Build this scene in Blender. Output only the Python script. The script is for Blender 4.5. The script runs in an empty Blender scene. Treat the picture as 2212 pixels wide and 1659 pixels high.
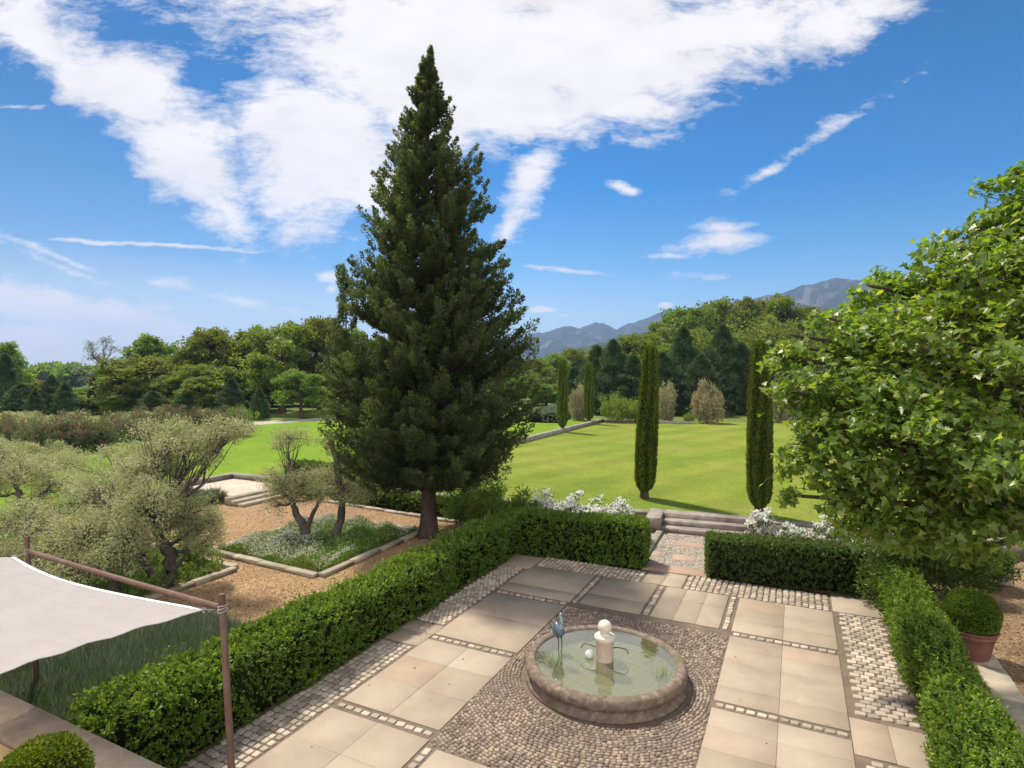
import bpy, math, random
import numpy as np
from mathutils import Vector

# ------------------------------------------------------------------ camera, sky, sun
sc = bpy.context.scene
YAW = math.radians(26.2)            # the terrace grid runs 26 degrees off the view direction
CA, SA = math.cos(YAW), math.sin(YAW)
FPX = 1251.2                        # focal length in pixels of a 2212 px wide frame
PIT = math.atan(16.1 / FPX)
CAMZ = 5.0
cam = bpy.data.cameras.new('camera'); camo = bpy.data.objects.new('camera', cam)
sc.collection.objects.link(camo); sc.camera = camo
cam.sensor_width = 36; cam.lens = 36 * FPX / 2212; cam.clip_end = 20000; cam.clip_start = 0.1
camo.location = (0, 0, CAMZ)
camo.rotation_euler = (math.pi / 2 - PIT, 0, YAW)

sc.view_settings.view_transform = 'Standard'; sc.view_settings.look = 'None'
sc.view_settings.exposure = EXPOSURE = 0.85
sc.view_settings.gamma = 1
sc.render.engine = 'CYCLES'
sc.cycles.max_bounces = 8; sc.cycles.transparent_max_bounces = 12; sc.cycles.diffuse_bounces = 3
sc.cycles.glossy_bounces = 3; sc.cycles.transmission_bounces = 6; sc.cycles.volume_bounces = 0
sc.cycles.use_denoising = True

def xy2ab(X, Y):                    # camera-aligned ground axes -> terrace-aligned world axes
    return X * CA - Y * SA, X * SA + Y * CA
def pos(xd, Y, z=0.0):
    a, b = xy2ab((xd - 1106) / FPX * Y, Y); return Vector((a, b, z))
def zat(yd, Y): return CAMZ - (yd - 813.4) / FPX * Y
def gnd(xd, yd, z=0.0):
    dz = -(yd - 829.5) / FPX; c, s = math.cos(PIT), math.sin(PIT)
    t = (z - CAMZ) / (dz * c - s)
    a, b = xy2ab((xd - 1106) / FPX * t, (c + dz * s) * t); return Vector((a, b, z))

SUN_EL = math.radians(59)
sx, sy = xy2ab(-0.62, 0.785)        # towards the sun, on the ground: ahead and to the left
sn = math.hypot(sx, sy); sx /= sn; sy /= sn
sund = Vector((sx * math.cos(SUN_EL), sy * math.cos(SUN_EL), math.sin(SUN_EL)))
L = bpy.data.lights.new('sun', 'SUN'); L.energy = 3.6; L.angle = math.radians(4.0); L.color = (1.0, 0.93, 0.82)
so = bpy.data.objects.new('sun', L); sc.collection.objects.link(so)
so.rotation_euler = sund.to_track_quat('Z', 'Y').to_euler()

W = bpy.data.worlds.new('World'); sc.world = W; W.use_nodes = True
nt = W.node_tree; nt.nodes.clear()
def nd(t, **k):
    n = nt.nodes.new(t)
    for a, v in k.items(): setattr(n, a, v)
    return n
def lk(a, b): nt.links.new(a, b)
def vmath(op, a, b=None, sc_=None):
    n = nd('ShaderNodeVectorMath', operation=op)
    lk(a, n.inputs[0]) if hasattr(a, 'links') else setattr(n.inputs[0], 'default_value', a)
    if b is not None: (lk(b, n.inputs[1]) if hasattr(b, 'links') else setattr(n.inputs[1], 'default_value', b))
    if sc_ is not None: (lk(sc_, n.inputs['Scale']) if hasattr(sc_, 'links') else setattr(n.inputs['Scale'], 'default_value', sc_))
    return n
def smath(op, a, b=None, c=None, clamp=False):
    n = nd('ShaderNodeMath', operation=op, use_clamp=clamp)
    for i, v in enumerate((a, b, c)):
        if v is None: continue
        if hasattr(v, 'links'): lk(v, n.inputs[i])
        else: n.inputs[i].default_value = v
    return n.outputs[0]
sky = nd('ShaderNodeTexSky', sky_type='NISHITA', sun_disc=False)
sky.sun_elevation = SUN_EL
sky.sun_rotation = math.atan2(sx, sy)
sky.altitude = 100; sky.air_density = 1.0; sky.dust_density = 0.6; sky.ozone_density = 3.0
tc = nd('ShaderNodeTexCoord')
D = tc.outputs['Generated']
fwd = smath('MAXIMUM', vmath('DOT_PRODUCT', D, (-SA, CA, 0)).outputs['Value'], 0.12)
rgt = vmath('DOT_PRODUCT', D, (CA, SA, 0)).outputs['Value']
sep = nd('ShaderNodeSeparateXYZ'); lk(D, sep.inputs[0])
cmb = nd('ShaderNodeCombineXYZ'); lk(smath('DIVIDE', rgt, fwd), cmb.inputs[0]); lk(smath('DIVIDE', sep.outputs[2], fwd), cmb.inputs[1])
UV = cmb.outputs[0]
def noise(vec, scale, detail, rough=0.6, dist=0.0):
    n = nd('ShaderNodeTexNoise'); n.inputs['Scale'].default_value = scale; n.inputs['Detail'].default_value = detail
    n.inputs['Roughness'].default_value = rough; n.inputs['Distortion'].default_value = dist; lk(vec, n.inputs['Vector']); return n
n1 = noise(UV, 3.2, 3); n2 = noise(UV, 11, 4)
off1 = vmath('SCALE', vmath('SUBTRACT', n1.outputs['Color'], (0.5, 0.5, 0.5)).outputs[0], sc_=0.22)
off2 = vmath('SCALE', vmath('SUBTRACT', n2.outputs['Color'], (0.5, 0.5, 0.5)).outputs[0], sc_=0.09)
UVd = vmath('ADD', vmath('ADD', UV, off1.outputs[0]).outputs[0], off2.outputs[0]).outputs[0]
fl = nd('ShaderNodeVectorMath', operation='MULTIPLY'); lk(UVd, fl.inputs[0]); fl.inputs[1].default_value = (1, 1, 0); UVd = fl.outputs[0]
UVs = nd('ShaderNodeVectorMath', operation='ADD'); lk(UV, UVs.inputs[0]); o3 = vmath('SCALE', vmath('SUBTRACT', n2.outputs['Color'], (0.5, 0.5, 0.5)).outputs[0], sc_=0.025); lk(o3.outputs[0], UVs.inputs[1])
fl2 = nd('ShaderNodeVectorMath', operation='MULTIPLY'); lk(UVs.outputs[0], fl2.inputs[0]); fl2.inputs[1].default_value = (1, 1, 0); UVs = fl2.outputs[0]
# cloud banks: (azimuth-like x, height-like y, radii, tilt in degrees, strength)
CL = [(950,130,330,190,0,1.6),(1270,110,300,150,10,1.5),(690,320,170,170,-20,1.3),(1080,230,180,90,8,1.2),(1530,70,240,90,12,1.2),
      (1080,-150,800,180,0,1.5),(820,420,120,70,0,1.1),(110,80,250,80,-28,1.1),(300,220,200,80,-38,1.2),(400,340,140,80,-35,1.1),
      (480,430,100,40,-20,0.8),(1800,20,200,60,20,0.8),(0,-80,200,110,-20,0.9),(560,240,90,70,0,0.45),(1560,170,60,50,30,0.4)]
CS = [(1140,400,36,95,-22,0.9),(1095,490,22,50,-20,0.8),(1550,522,80,24,8,0.75),(1560,492,70,14,5,0.6),(1345,405,34,12,-15,0.8),
      (1745,310,130,11,33,0.3),(1660,372,36,12,25,0.6),(1170,669,26,8,0,1.3),(1433,661,16,8,0,1.2),(1215,683,12,5,0,.6),(712,597,28,12,0,.8),
      (715,620,14,10,0,.5),(360,530,240,4,-3,.6),(1210,581,90,4,-5,.4),(60,655,230,45,-8,1.4),(230,700,330,42,-10,1.3),(60,735,330,50,0,1.2),(140,560,120,8,-22,.5),(220,610,200,10,-22,.4),
      (520,650,230,14,-12,.35),(50,232,60,4,0,.35),(1560,600,60,5,0,.2),(1450,558,40,4,0,.4)]
def bank(lst, vec, kill):
    acc = None
    for x, y, rx, ry, rot, s in lst:
        m = nd('ShaderNodeMapping', vector_type='TEXTURE')
        m.inputs['Location'].default_value = ((x - 1106) / FPX, (813 - y) / FPX, 0)
        m.inputs['Rotation'].default_value = (0, 0, math.radians(rot))
        m.inputs['Scale'].default_value = (rx / FPX * 1.35, ry / FPX * 1.35, 1)
        lk(vec, m.inputs['Vector'])
        v = smath('MULTIPLY_ADD', vmath('LENGTH', m.outputs[0]).outputs['Value'], -s * kill, s * kill)
        acc = v if acc is None else smath('MAXIMUM', acc, v)
    return acc
den = smath('MAXIMUM', bank(CL, UVd, 1.0), bank(CS, UVs, 1.0))
den = smath('MAXIMUM', den, -0.6)
# wispy fibres pulled along a diagonal
mp = nd('ShaderNodeMapping'); mp.inputs['Rotation'].default_value = (0, 0, math.radians(35)); mp.inputs['Scale'].default_value = (1.0, 2.6, 1); lk(vmath('ADD', UV, vmath('SCALE', off1.outputs[0], sc_=0.35).outputs[0]).outputs[0], mp.inputs['Vector'])
fib = noise(mp.outputs[0], 6.5, 10, 0.74)
cov = smath('ADD', smath('MULTIPLY', den, 1.55), smath('MULTIPLY_ADD', fib.outputs['Fac'], 3.9, -1.9))
cov = smath('MULTIPLY', smath('SMOOTH_MIN', cov, 1.0, 0.35), 1.0, clamp=True)
cov = smath('MULTIPLY', cov, 0.96)
# pale glow of low haze along the horizon, stronger towards the sun side
glow = smath('MULTIPLY', smath('SUBTRACT', 1.0, smath('MULTIPLY', sep.outputs[2], 5.5), clamp=True), smath('SUBTRACT', 0.36, smath('MULTIPLY', rgt, 0.85), clamp=True))
cov = smath('MAXIMUM', cov, glow)
fine = noise(mp.outputs[0], 4, 7, 0.6)
bri = smath('MULTIPLY_ADD', fine.outputs['Fac'], 2.6, 4.1)
# unseen bright cloud cover added behind the camera as fill light for camera-facing sides
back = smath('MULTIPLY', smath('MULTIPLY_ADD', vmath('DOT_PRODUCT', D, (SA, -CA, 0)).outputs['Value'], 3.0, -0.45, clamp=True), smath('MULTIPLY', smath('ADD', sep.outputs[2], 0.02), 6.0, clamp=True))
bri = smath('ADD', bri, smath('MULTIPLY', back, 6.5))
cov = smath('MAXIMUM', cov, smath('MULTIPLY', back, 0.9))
cc = nd('ShaderNodeVectorMath', operation='SCALE'); cc.inputs[0].default_value = (1.0, 0.945, 0.92); lk(bri, cc.inputs['Scale'])
hs = nd('ShaderNodeHueSaturation'); lk(smath('MULTIPLY_ADD', sep.outputs[2], 0.75, 1.38), hs.inputs['Saturation']); lk(smath('MULTIPLY', smath('SUBTRACT', 0.84, smath('MULTIPLY', sep.outputs[2], 0.62), clamp=True), smath('SUBTRACT', 1.0, smath('MULTIPLY', smath('MULTIPLY', rgt, -1.0, clamp=True), 0.5))), hs.inputs['Value']); lk(sky.outputs[0], hs.inputs['Color'])
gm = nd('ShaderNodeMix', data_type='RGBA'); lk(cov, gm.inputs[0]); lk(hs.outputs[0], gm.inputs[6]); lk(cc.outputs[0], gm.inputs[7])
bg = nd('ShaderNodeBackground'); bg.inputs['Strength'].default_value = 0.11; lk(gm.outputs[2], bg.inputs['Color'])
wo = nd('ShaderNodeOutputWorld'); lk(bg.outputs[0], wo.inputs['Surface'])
W.cycles.sampling_method = 'MANUAL'; W.cycles.sample_map_resolution = 512

# ------------------------------------------------------------------ helpers
rng = np.random.default_rng(7)
C = sc.collection
class MB:
    def __init__(s): s.v = []; s.n = 0; s.f = []
    def add(s, verts, faces, tint=0.5, mi=0):
        verts = np.asarray(verts, dtype=np.float64).reshape(-1, 3); faces = np.asarray(faces, dtype=np.int64)
        t = np.broadcast_to(np.asarray(tint, dtype=np.float64), (len(faces),)) if len(faces) else np.zeros(0)
        s.v.append(verts); s.f.append((faces + s.n, t, mi)); s.n += len(verts)
    def build(s, name, mats, parent=None, origin=(0, 0, 0), smooth=False):
        V = np.concatenate(s.v) - np.asarray(origin, dtype=np.float64)
        me = bpy.data.meshes.new(name)
        me.vertices.add(len(V)); me.vertices.foreach_set('co', V.astype(np.float32).ravel())
        loops = np.concatenate([f.ravel() for f, t, m in s.f]); sizes = np.concatenate([np.full(len(f), f.shape[1]) for f, t, m in s.f if len(f)])
        tint = np.concatenate([t for f, t, m in s.f]); mi = np.concatenate([np.full(len(f), m) for f, t, m in s.f])
        me.loops.add(len(loops)); me.loops.foreach_set('vertex_index', loops.astype(np.int32))
        starts = np.concatenate([[0], np.cumsum(sizes)[:-1]])
        me.polygons.add(len(sizes)); me.polygons.foreach_set('loop_start', starts.astype(np.int32))
        me.polygons.foreach_set('material_index', mi.astype(np.int32))
        if smooth: me.polygons.foreach_set('use_smooth', np.ones(len(sizes), dtype=bool))
        at = me.attributes.new('tint', 'FLOAT', 'FACE'); at.data.foreach_set('value', tint.astype(np.float32))
        me.update(calc_edges=True); me.validate()
        for m in (mats if isinstance(mats, (list, tuple)) else [mats]): me.materials.append(m)
        o = bpy.data.objects.new(name, me); C.objects.link(o)
        if parent is not None: o.parent = parent
        else: o.location = origin
        return o
    # shapes
    def box(s, x0, x1, y0, y1, z0, z1, tint=0.5, mi=0, rot=0, c=None, bev=0):
        P = []
        if bev:
            lv = [(z0, 0), (z1 - bev, 0), (z1, bev)]
        else: lv = [(z0, 0), (z1, 0)]
        for z, i in lv: P += [(x0 + i, y0 + i, z), (x1 - i, y0 + i, z), (x1 - i, y1 - i, z), (x0 + i, y1 - i, z)]
        P = np.array(P, float)
        if rot:
            cx, cy = c if c else ((x0 + x1) / 2, (y0 + y1) / 2); d = P[:, :2] - (cx, cy)
            P[:, 0] = cx + d[:, 0] * math.cos(rot) - d[:, 1] * math.sin(rot); P[:, 1] = cy + d[:, 0] * math.sin(rot) + d[:, 1] * math.cos(rot)
        F = [(3, 2, 1, 0)]
        n = len(lv)
        for k in range(n - 1):
            for i in range(4): j = (i + 1) % 4; F.append((4*k+i, 4*k+j, 4*k+4+j, 4*k+4+i))
        F.append((4*n-4, 4*n-3, 4*n-2, 4*n-1))
        s.add(P, F, tint, mi)
    def obox(s, p, q, w, z0, z1, tint=0.5, mi=0, bev=0.012):       # box along a ground line p -> q, w wide (to its left and right)
        p = np.array(p[:2], float); q = np.array(q[:2], float); ln = np.linalg.norm(q - p); m = (p + q) / 2
        ang = math.atan2(q[1] - p[1], q[0] - p[0])
        s.box(m[0] - ln / 2, m[0] + ln / 2, m[1] - w / 2, m[1] + w / 2, z0, z1, tint, mi, ang, tuple(m), bev)
    def tube(s, pts, rad, sides=7, tint=0.5, mi=0, cap=True):
        pts = np.array([tuple(p) for p in pts], float); n = len(pts); rad = np.broadcast_to(np.array(rad, float), (n,))
        T = np.gradient(pts, axis=0); T /= np.linalg.norm(T, axis=1)[:, None] + 1e-9
        up = np.array([0.13, 0.21, 1.0]) if abs(T[0][2]) < 0.9 else np.array([1.0, 0.2, 0.1])
        A = np.cross(T, up); A /= np.linalg.norm(A, axis=1)[:, None] + 1e-9; B = np.cross(T, A)
        th = np.arange(sides) * 2 * math.pi / sides
        V = pts[:, None, :] + rad[:, None, None] * (np.cos(th)[None, :, None] * A[:, None, :] + np.sin(th)[None, :, None] * B[:, None, :])
        i = np.arange(n - 1)[:, None] * sides; j = np.arange(sides)[None, :]; jn = (j + 1) % sides
        F = np.stack([i + j, i + jn, i + sides + jn, i + sides + j], -1).reshape(-1, 4)
        s.add(V.reshape(-1, 3), F, tint, mi)
        if cap:
            s.add(V[-1], [list(range(sides))], tint, mi); s.add(V[0], [list(range(sides))[::-1]], tint, mi)
    def lathe(s, prof, c=(0, 0, 0), n=48, tint=0.5, mi=0, jit=0):
        prof = np.array(prof, float); th = np.arange(n) * 2 * math.pi / n; m = len(prof)
        R = prof[:, 0][:, None] * (1 + (rng.normal(0, jit, (m, n)) if jit else 0))
        V = np.stack([c[0] + R * np.cos(th), c[1] + R * np.sin(th), c[2] + np.repeat(prof[:, 1][:, None], n, 1)], -1)
        i = np.arange(m - 1)[:, None] * n; j = np.arange(n)[None, :]; jn = (j + 1) % n
        s.add(V.reshape(-1, 3), np.stack([i + j, i + jn, i + n + jn, i + n + j], -1).reshape(-1, 4), tint, mi)
    def ball(s, c, r, tint=0.5, mi=0, n=12, m=8, jit=0):
        r = np.broadcast_to(np.array(r, float), (3,)); ph = np.linspace(-math.pi / 2 + 0.02, math.pi / 2 - 0.02, m); th = np.arange(n) * 2 * math.pi / n
        k = 1 + (rng.normal(0, jit, (m, n)) if jit else np.zeros((m, n)))
        V = np.stack([c[0] + r[0] * k * np.cos(ph)[:, None] * np.cos(th), c[1] + r[1] * k * np.cos(ph)[:, None] * np.sin(th), c[2] + r[2] * k * np.repeat(np.sin(ph)[:, None], n, 1)], -1)
        i = np.arange(m - 1)[:, None] * n; j = np.arange(n)[None, :]; jn = (j + 1) % n
        s.add(V.reshape(-1, 3), np.stack([i + j, i + jn, i + n + jn, i + n + j], -1).reshape(-1, 4), tint, mi)
    def leaves(s, P, Dr, ln, wd, tint=None, mi=0, g=rng):
        """many small pointed leaves: base points P, long axes Dr"""
        P = np.asarray(P, float); n = len(P)
        if n == 0: return
        Dr = Dr / (np.linalg.norm(Dr, axis=1)[:, None] + 1e-9)
        r = g.normal(size=(n, 3)); Wd = np.cross(Dr, r); Wd /= np.linalg.norm(Wd, axis=1)[:, None] + 1e-9
        l = (ln * g.uniform(0.6, 1.25, n))[:, None]; w = (wd * g.uniform(0.6, 1.25, n))[:, None] * 0.5
        V = np.stack([P, P + Dr * l * 0.5 + Wd * w, P + Dr * l, P + Dr * l * 0.5 - Wd * w], 1).reshape(-1, 3)
        F = np.arange(4 * n).reshape(n, 4)
        s.add(V, F, g.uniform(0, 1, n) if tint is None else tint, mi)

def rdir(n, g=rng):
    v = g.normal(size=(n, 3)); return v / np.linalg.norm(v, axis=1)[:, None]

def tag(o, label=None, cat=None, group=None, kind=None):
    if label: o['label'] = label
    if cat: o['category'] = cat
    if group: o['group'] = group
    if kind: o['kind'] = kind
    return o
def empty(name, loc, label=None, cat=None, group=None, rz=0):
    o = bpy.data.objects.new(name, None); C.objects.link(o); o.location = loc; o.rotation_euler = (0, 0, rz); o.empty_display_size = 0.2
    return tag(o, label, cat, group)
def copy_tree(o, parent=None):
    c = o.copy(); C.objects.link(c)
    if parent is not None: c.parent = parent
    for ch in list(o.children): copy_tree(ch, c)
    return c

# ------------------------------------------------------------------ materials
def mat(name):
    m = bpy.data.materials.new(name); m.use_nodes = True; t = m.node_tree; t.nodes.clear(); return m, t
class NT:
    def __init__(s, name): s.m, s.t = mat(name); s.out = s.n('ShaderNodeOutputMaterial')
    def n(s, t, **k):
        x = s.t.nodes.new(t)
        for a, v in k.items(): setattr(x, a, v)
        return x
    def l(s, a, b): s.t.links.new(a, b)
    def coord(s, scale=(1, 1, 1), rot=0, obj=True):
        g = s.n('ShaderNodeTexCoord'); m = s.n('ShaderNodeMapping'); m.inputs['Scale'].default_value = scale; m.inputs['Rotation'].default_value = (0, 0, rot)
        s.l(g.outputs['Object'], m.inputs[0]); return m.outputs[0]
    def geo(s): return s.n('ShaderNodeNewGeometry').outputs['Position']
    def noise(s, vec, scale, detail=4, rough=0.55, dist=0):
        x = s.n('ShaderNodeTexNoise'); x.inputs['Scale'].default_value = scale; x.inputs['Detail'].default_value = detail; x.inputs['Roughness'].default_value = rough; x.inputs['Distortion'].default_value = dist
        s.l(vec, x.inputs['Vector']); return x.outputs['Fac']
    def voro(s, vec, scale, feat='F1', out='Distance', rand=1.0):
        x = s.n('ShaderNodeTexVoronoi', feature=feat); x.inputs['Scale'].default_value = scale; x.inputs['Randomness'].default_value = rand; s.l(vec, x.inputs['Vector']); return x.outputs[out]
    def ramp(s, fac, stops):
        x = s.n('ShaderNodeValToRGB'); e = x.color_ramp.elements
        while len(e) > 1: e.remove(e[-1])
        for i, (p, c) in enumerate(stops):
            el = e[0] if i == 0 else e.new(p)
            el.position = p; el.color = (*c, 1)
        s.l(fac, x.inputs[0]); return x.outputs[0]
    def mix(s, fac, a, b, mode='MIX'):
        x = s.n('ShaderNodeMix', data_type='RGBA', blend_type=mode)
        for i, v in ((0, fac), (6, a), (7, b)):
            if hasattr(v, 'links'): s.l(v, x.inputs[i])
            else: x.inputs[i].default_value = v if i == 0 else (*v, 1)
        return x.outputs[2]
    def math(s, op, a, b=0.0, clamp=False):
        x = s.n('ShaderNodeMath', operation=op, use_clamp=clamp)
        for i, v in enumerate((a, b)):
            if hasattr(v, 'links'): s.l(v, x.inputs[i])
            else: x.inputs[i].default_value = v
        return x.outputs[0]
    def tint(s): return s.n('ShaderNodeAttribute', attribute_name='tint').outputs['Fac']
    def bsdf(s, col, rough=0.8, bump=None, bstr=0.3, bdist=0.02, spec=0.3, metal=0):
        p = s.n('ShaderNodeBsdfPrincipled')
        s.l(col, p.inputs['Base Color']) if hasattr(col, 'links') else setattr(p.inputs['Base Color'], 'default_value', (*col, 1))
        s.l(rough, p.inputs['Roughness']) if hasattr(rough, 'links') else setattr(p.inputs['Roughness'], 'default_value', rough)
        p.inputs['Specular IOR Level'].default_value = spec; p.inputs['Metallic'].default_value = metal
        if bump is not None:
            b = s.n('ShaderNodeBump'); b.inputs['Strength'].default_value = bstr; b.inputs['Distance'].default_value = bdist
            s.l(bump, b.inputs['Height']); s.l(b.outputs[0], p.inputs['Normal'])
        return p.outputs[0]
    def done(s, sh): s.l(sh, s.out.inputs['Surface']); return s.m

def leaf_mat(name, stops, tr=0.4, trc=(1.5, 1.6, 0.6), rough=0.5, spec=0.35, patch=None, objvar=0.0):
    s = NT(name); col = s.ramp(s.tint(), stops)
    if patch:                                   # clumps of another hue over the crown, true leaf colour
        g = s.n('ShaderNodeTexCoord').outputs['Object']
        f = s.noise(g, patch[0], 2); f = s.ramp(f, [(0.42, (0, 0, 0)), (0.6, (1, 1, 1))])
        col = s.mix(s.math('MULTIPLY', f, patch[2]), col, patch[1])
    if objvar:
        oi = s.n('ShaderNodeObjectInfo').outputs['Random']
        h = s.n('ShaderNodeHueSaturation'); s.l(s.math('ADD', s.math('MULTIPLY', oi, objvar * 0.16), 0.5 - objvar * 0.08), h.inputs['Hue'])
        s.l(s.math('ADD', s.math('MULTIPLY', oi, objvar), 1 - objvar * 0.5), h.inputs['Value']); s.l(col, h.inputs['Color']); col = h.outputs[0]
    a = s.bsdf(col, rough, spec=spec)
    t = s.n('ShaderNodeBsdfTranslucent'); s.l(s.mix(1.0, col, trc, 'MULTIPLY'), t.inputs[0])
    m = s.n('ShaderNodeMixShader'); m.inputs[0].default_value = tr; s.l(a, m.inputs[1]); s.l(t.outputs[0], m.inputs[2])
    return s.done(m.outputs[0])
def bark(name, a, b, sc_=6):
    s = NT(name); v = s.coord((1, 1, 0.25)); f = s.noise(v, sc_, 6, 0.7); return s.done(s.bsdf(s.ramp(f, [(0.3, a), (0.7, b)]), 0.9, f, 1.0, 0.05, 0.1))
M = {}
M['olive'] = leaf_mat('olive_leaf', [(0, (0.22, 0.25, 0.115)), (0.5, (0.37, 0.40, 0.21)), (0.85, (0.5, 0.51, 0.32)), (1, (0.56, 0.5, 0.35))], 0.4, (1.3, 1.25, 0.75), 0.5, 0.4, (1.3, (0.33, 0.28, 0.16), 0.4))
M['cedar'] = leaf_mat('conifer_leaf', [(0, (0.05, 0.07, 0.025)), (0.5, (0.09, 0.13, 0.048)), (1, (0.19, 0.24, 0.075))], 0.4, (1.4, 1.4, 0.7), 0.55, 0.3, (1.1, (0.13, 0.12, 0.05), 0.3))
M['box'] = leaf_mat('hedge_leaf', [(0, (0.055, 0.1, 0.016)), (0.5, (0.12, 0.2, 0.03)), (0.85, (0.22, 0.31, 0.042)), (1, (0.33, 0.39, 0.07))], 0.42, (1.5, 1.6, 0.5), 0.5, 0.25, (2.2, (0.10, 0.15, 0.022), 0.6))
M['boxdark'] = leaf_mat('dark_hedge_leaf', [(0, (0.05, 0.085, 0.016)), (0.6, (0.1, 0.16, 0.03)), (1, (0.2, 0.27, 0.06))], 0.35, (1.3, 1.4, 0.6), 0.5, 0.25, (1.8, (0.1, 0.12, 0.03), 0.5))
M['cyp'] = leaf_mat('clipped_cypress_leaf', [(0, (0.065, 0.1, 0.012)), (0.6, (0.12, 0.175, 0.02)), (1, (0.2, 0.25, 0.035))], 0.25, (1.4, 1.4, 0.5), 0.6, 0.25, (1.2, (0.10, 0.11, 0.02), 0.5))
M['plane'] = leaf_mat('lobed_leaf', [(0, (0.09, 0.16, 0.03)), (0.4, (0.17, 0.255, 0.042)), (0.8, (0.28, 0.35, 0.06)), (1, (0.45, 0.44, 0.16))], 0.46, (1.7, 1.8, 0.55), 0.38, 0.5, (0.6, (0.16, 0.21, 0.03), 0.6))
M['broad'] = leaf_mat('broadleaf_leaf', [(0, (0.085, 0.14, 0.028)), (0.6, (0.17, 0.235, 0.045)), (1, (0.27, 0.32, 0.075))], 0.48, (1.6, 1.6, 0.5), 0.5, 0.3, (0.35, (0.13, 0.15, 0.03), 0.6), 0.35)
M['grey'] = leaf_mat('silver_leaf', [(0, (0.12, 0.15, 0.09)), (1, (0.27, 0.29, 0.2))], 0.35, (1.2, 1.2, 0.8), 0.5, 0.3)
M['pine'] = leaf_mat('dark_conifer_leaf', [(0, (0.03, 0.055, 0.024)), (0.6, (0.065, 0.105, 0.04)), (1, (0.13, 0.18, 0.06))], 0.34, (1.3, 1.4, 0.7), 0.5, 0.3, (0.4, (0.05, 0.08, 0.03), 0.5), 0.35)
M['oleander'] = leaf_mat('oleander_leaf', [(0, (0.08, 0.11, 0.045)), (0.6, (0.15, 0.18, 0.085)), (1, (0.24, 0.25, 0.15))], 0.3, (1.3, 1.3, 0.7), 0.45, 0.4, None, 0.3)
M['olflower'] = leaf_mat('oleander_petal', [(0, (0.26, 0.09, 0.07)), (0.6, (0.33, 0.15, 0.11)), (1, (0.38, 0.24, 0.18))], 0.4, (1.2, 1, 1), 0.5, 0.2)
M['tanshrub'] = leaf_mat('tan_shrub_leaf', [(0, (0.24, 0.24, 0.12)), (0.6, (0.38, 0.35, 0.2)), (1, (0.5, 0.44, 0.28))], 0.35, (1.2, 1.2, 0.7), 0.5, 0.3, None, 0.35)
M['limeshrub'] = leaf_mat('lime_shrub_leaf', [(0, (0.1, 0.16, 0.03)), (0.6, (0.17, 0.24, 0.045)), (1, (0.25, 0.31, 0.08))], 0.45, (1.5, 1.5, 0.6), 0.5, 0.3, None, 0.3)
M['lav'] = leaf_mat('lavender_leaf', [(0, (0.07, 0.1, 0.062)), (0.6, (0.14, 0.175, 0.12)), (1, (0.27, 0.3, 0.23))], 0.3, (1.2, 1.3, 0.8), 0.6, 0.2, (1.4, (0.10, 0.15, 0.07), 0.5))
M['cover'] = leaf_mat('ground_cover_leaf', [(0, (0.1, 0.16, 0.035)), (0.6, (0.19, 0.26, 0.07)), (1, (0.32, 0.35, 0.15))], 0.38, (1.3, 1.4, 0.6), 0.5, 0.3, (0.9, (0.11, 0.22, 0.03), 0.7))
M['rose'] = leaf_mat('rose_leaf', [(0, (0.045, 0.08, 0.02)), (0.6, (0.09, 0.14, 0.035)), (1, (0.19, 0.25, 0.07))], 0.38, (1.4, 1.5, 0.5), 0.4, 0.5)
M['petal'] = leaf_mat('white_petal', [(0, (0.86, 0.84, 0.78)), (1, (0.93, 0.93, 0.9))], 0.5, (1.05, 1.05, 1.0), 0.6, 0.2)
M['palepetal'] = leaf_mat('pale_pink_petal', [(0, (0.55, 0.5, 0.42)), (1, (0.75, 0.72, 0.62))], 0.35, (1, 1, 1), 0.6, 0.2)
M['bark'] = bark('brown_bark', (0.045, 0.03, 0.022), (0.13, 0.09, 0.07))
M['obark'] = bark('olive_bark', (0.05, 0.042, 0.036), (0.19, 0.16, 0.135), 9)
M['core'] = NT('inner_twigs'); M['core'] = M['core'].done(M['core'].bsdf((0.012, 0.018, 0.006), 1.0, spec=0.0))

def ground_mat(name, stops, sc1=0.3, sc2=30, bs=0.3, stripes=None, fine=(0.75, 1.15), rough=0.95):
    s = NT(name); p = s.geo(); a = s.noise(p, sc1, 5, 0.6); c = s.ramp(a, stops)
    f = s.noise(p, sc2, 5, 0.75); f3 = s.noise(p, sc2 * .13, 6, 0.8); c = s.mix(1.0, c, s.ramp(f3, [(0.35, (0.86, 0.88, 0.84)), (0.65, (1.12, 1.1, 1.1))]), 'MULTIPLY'); c = s.mix(1.0, c, s.ramp(f, [(0.3, (fine[0],) * 3), (0.7, (fine[1],) * 3)]), 'MULTIPLY')
    if stripes:
        w = s.n('ShaderNodeTexWave', wave_type='BANDS', bands_direction='X'); mp = s.n('ShaderNodeMapping'); mp.inputs['Rotation'].default_value = (0, 0, stripes[1]); s.l(p, mp.inputs[0]); s.l(mp.outputs[0], w.inputs[0])
        w.inputs['Scale'].default_value = stripes[0]; w.inputs['Distortion'].default_value = 1.2; w.inputs['Detail'].default_value = 2; w.inputs['Detail Scale'].default_value = 0.4
        c = s.mix(1.0, c, s.ramp(w.outputs['Fac'], [(0.2, (1 - stripes[2],) * 3), (0.8, (1 + stripes[2],) * 3)]), 'MULTIPLY')
    return s.done(s.bsdf(c, rough, f, bs, 0.03, 0.1))
M['ground'] = ground_mat('soil', [(0.3, (0.07, 0.08, 0.03)), (0.7, (0.11, 0.11, 0.05))])
M['field'] = ground_mat('field_grass', [(0.3, (0.1, 0.15, 0.03)), (0.7, (0.17, 0.2, 0.05))], 0.02, 3)
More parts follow.
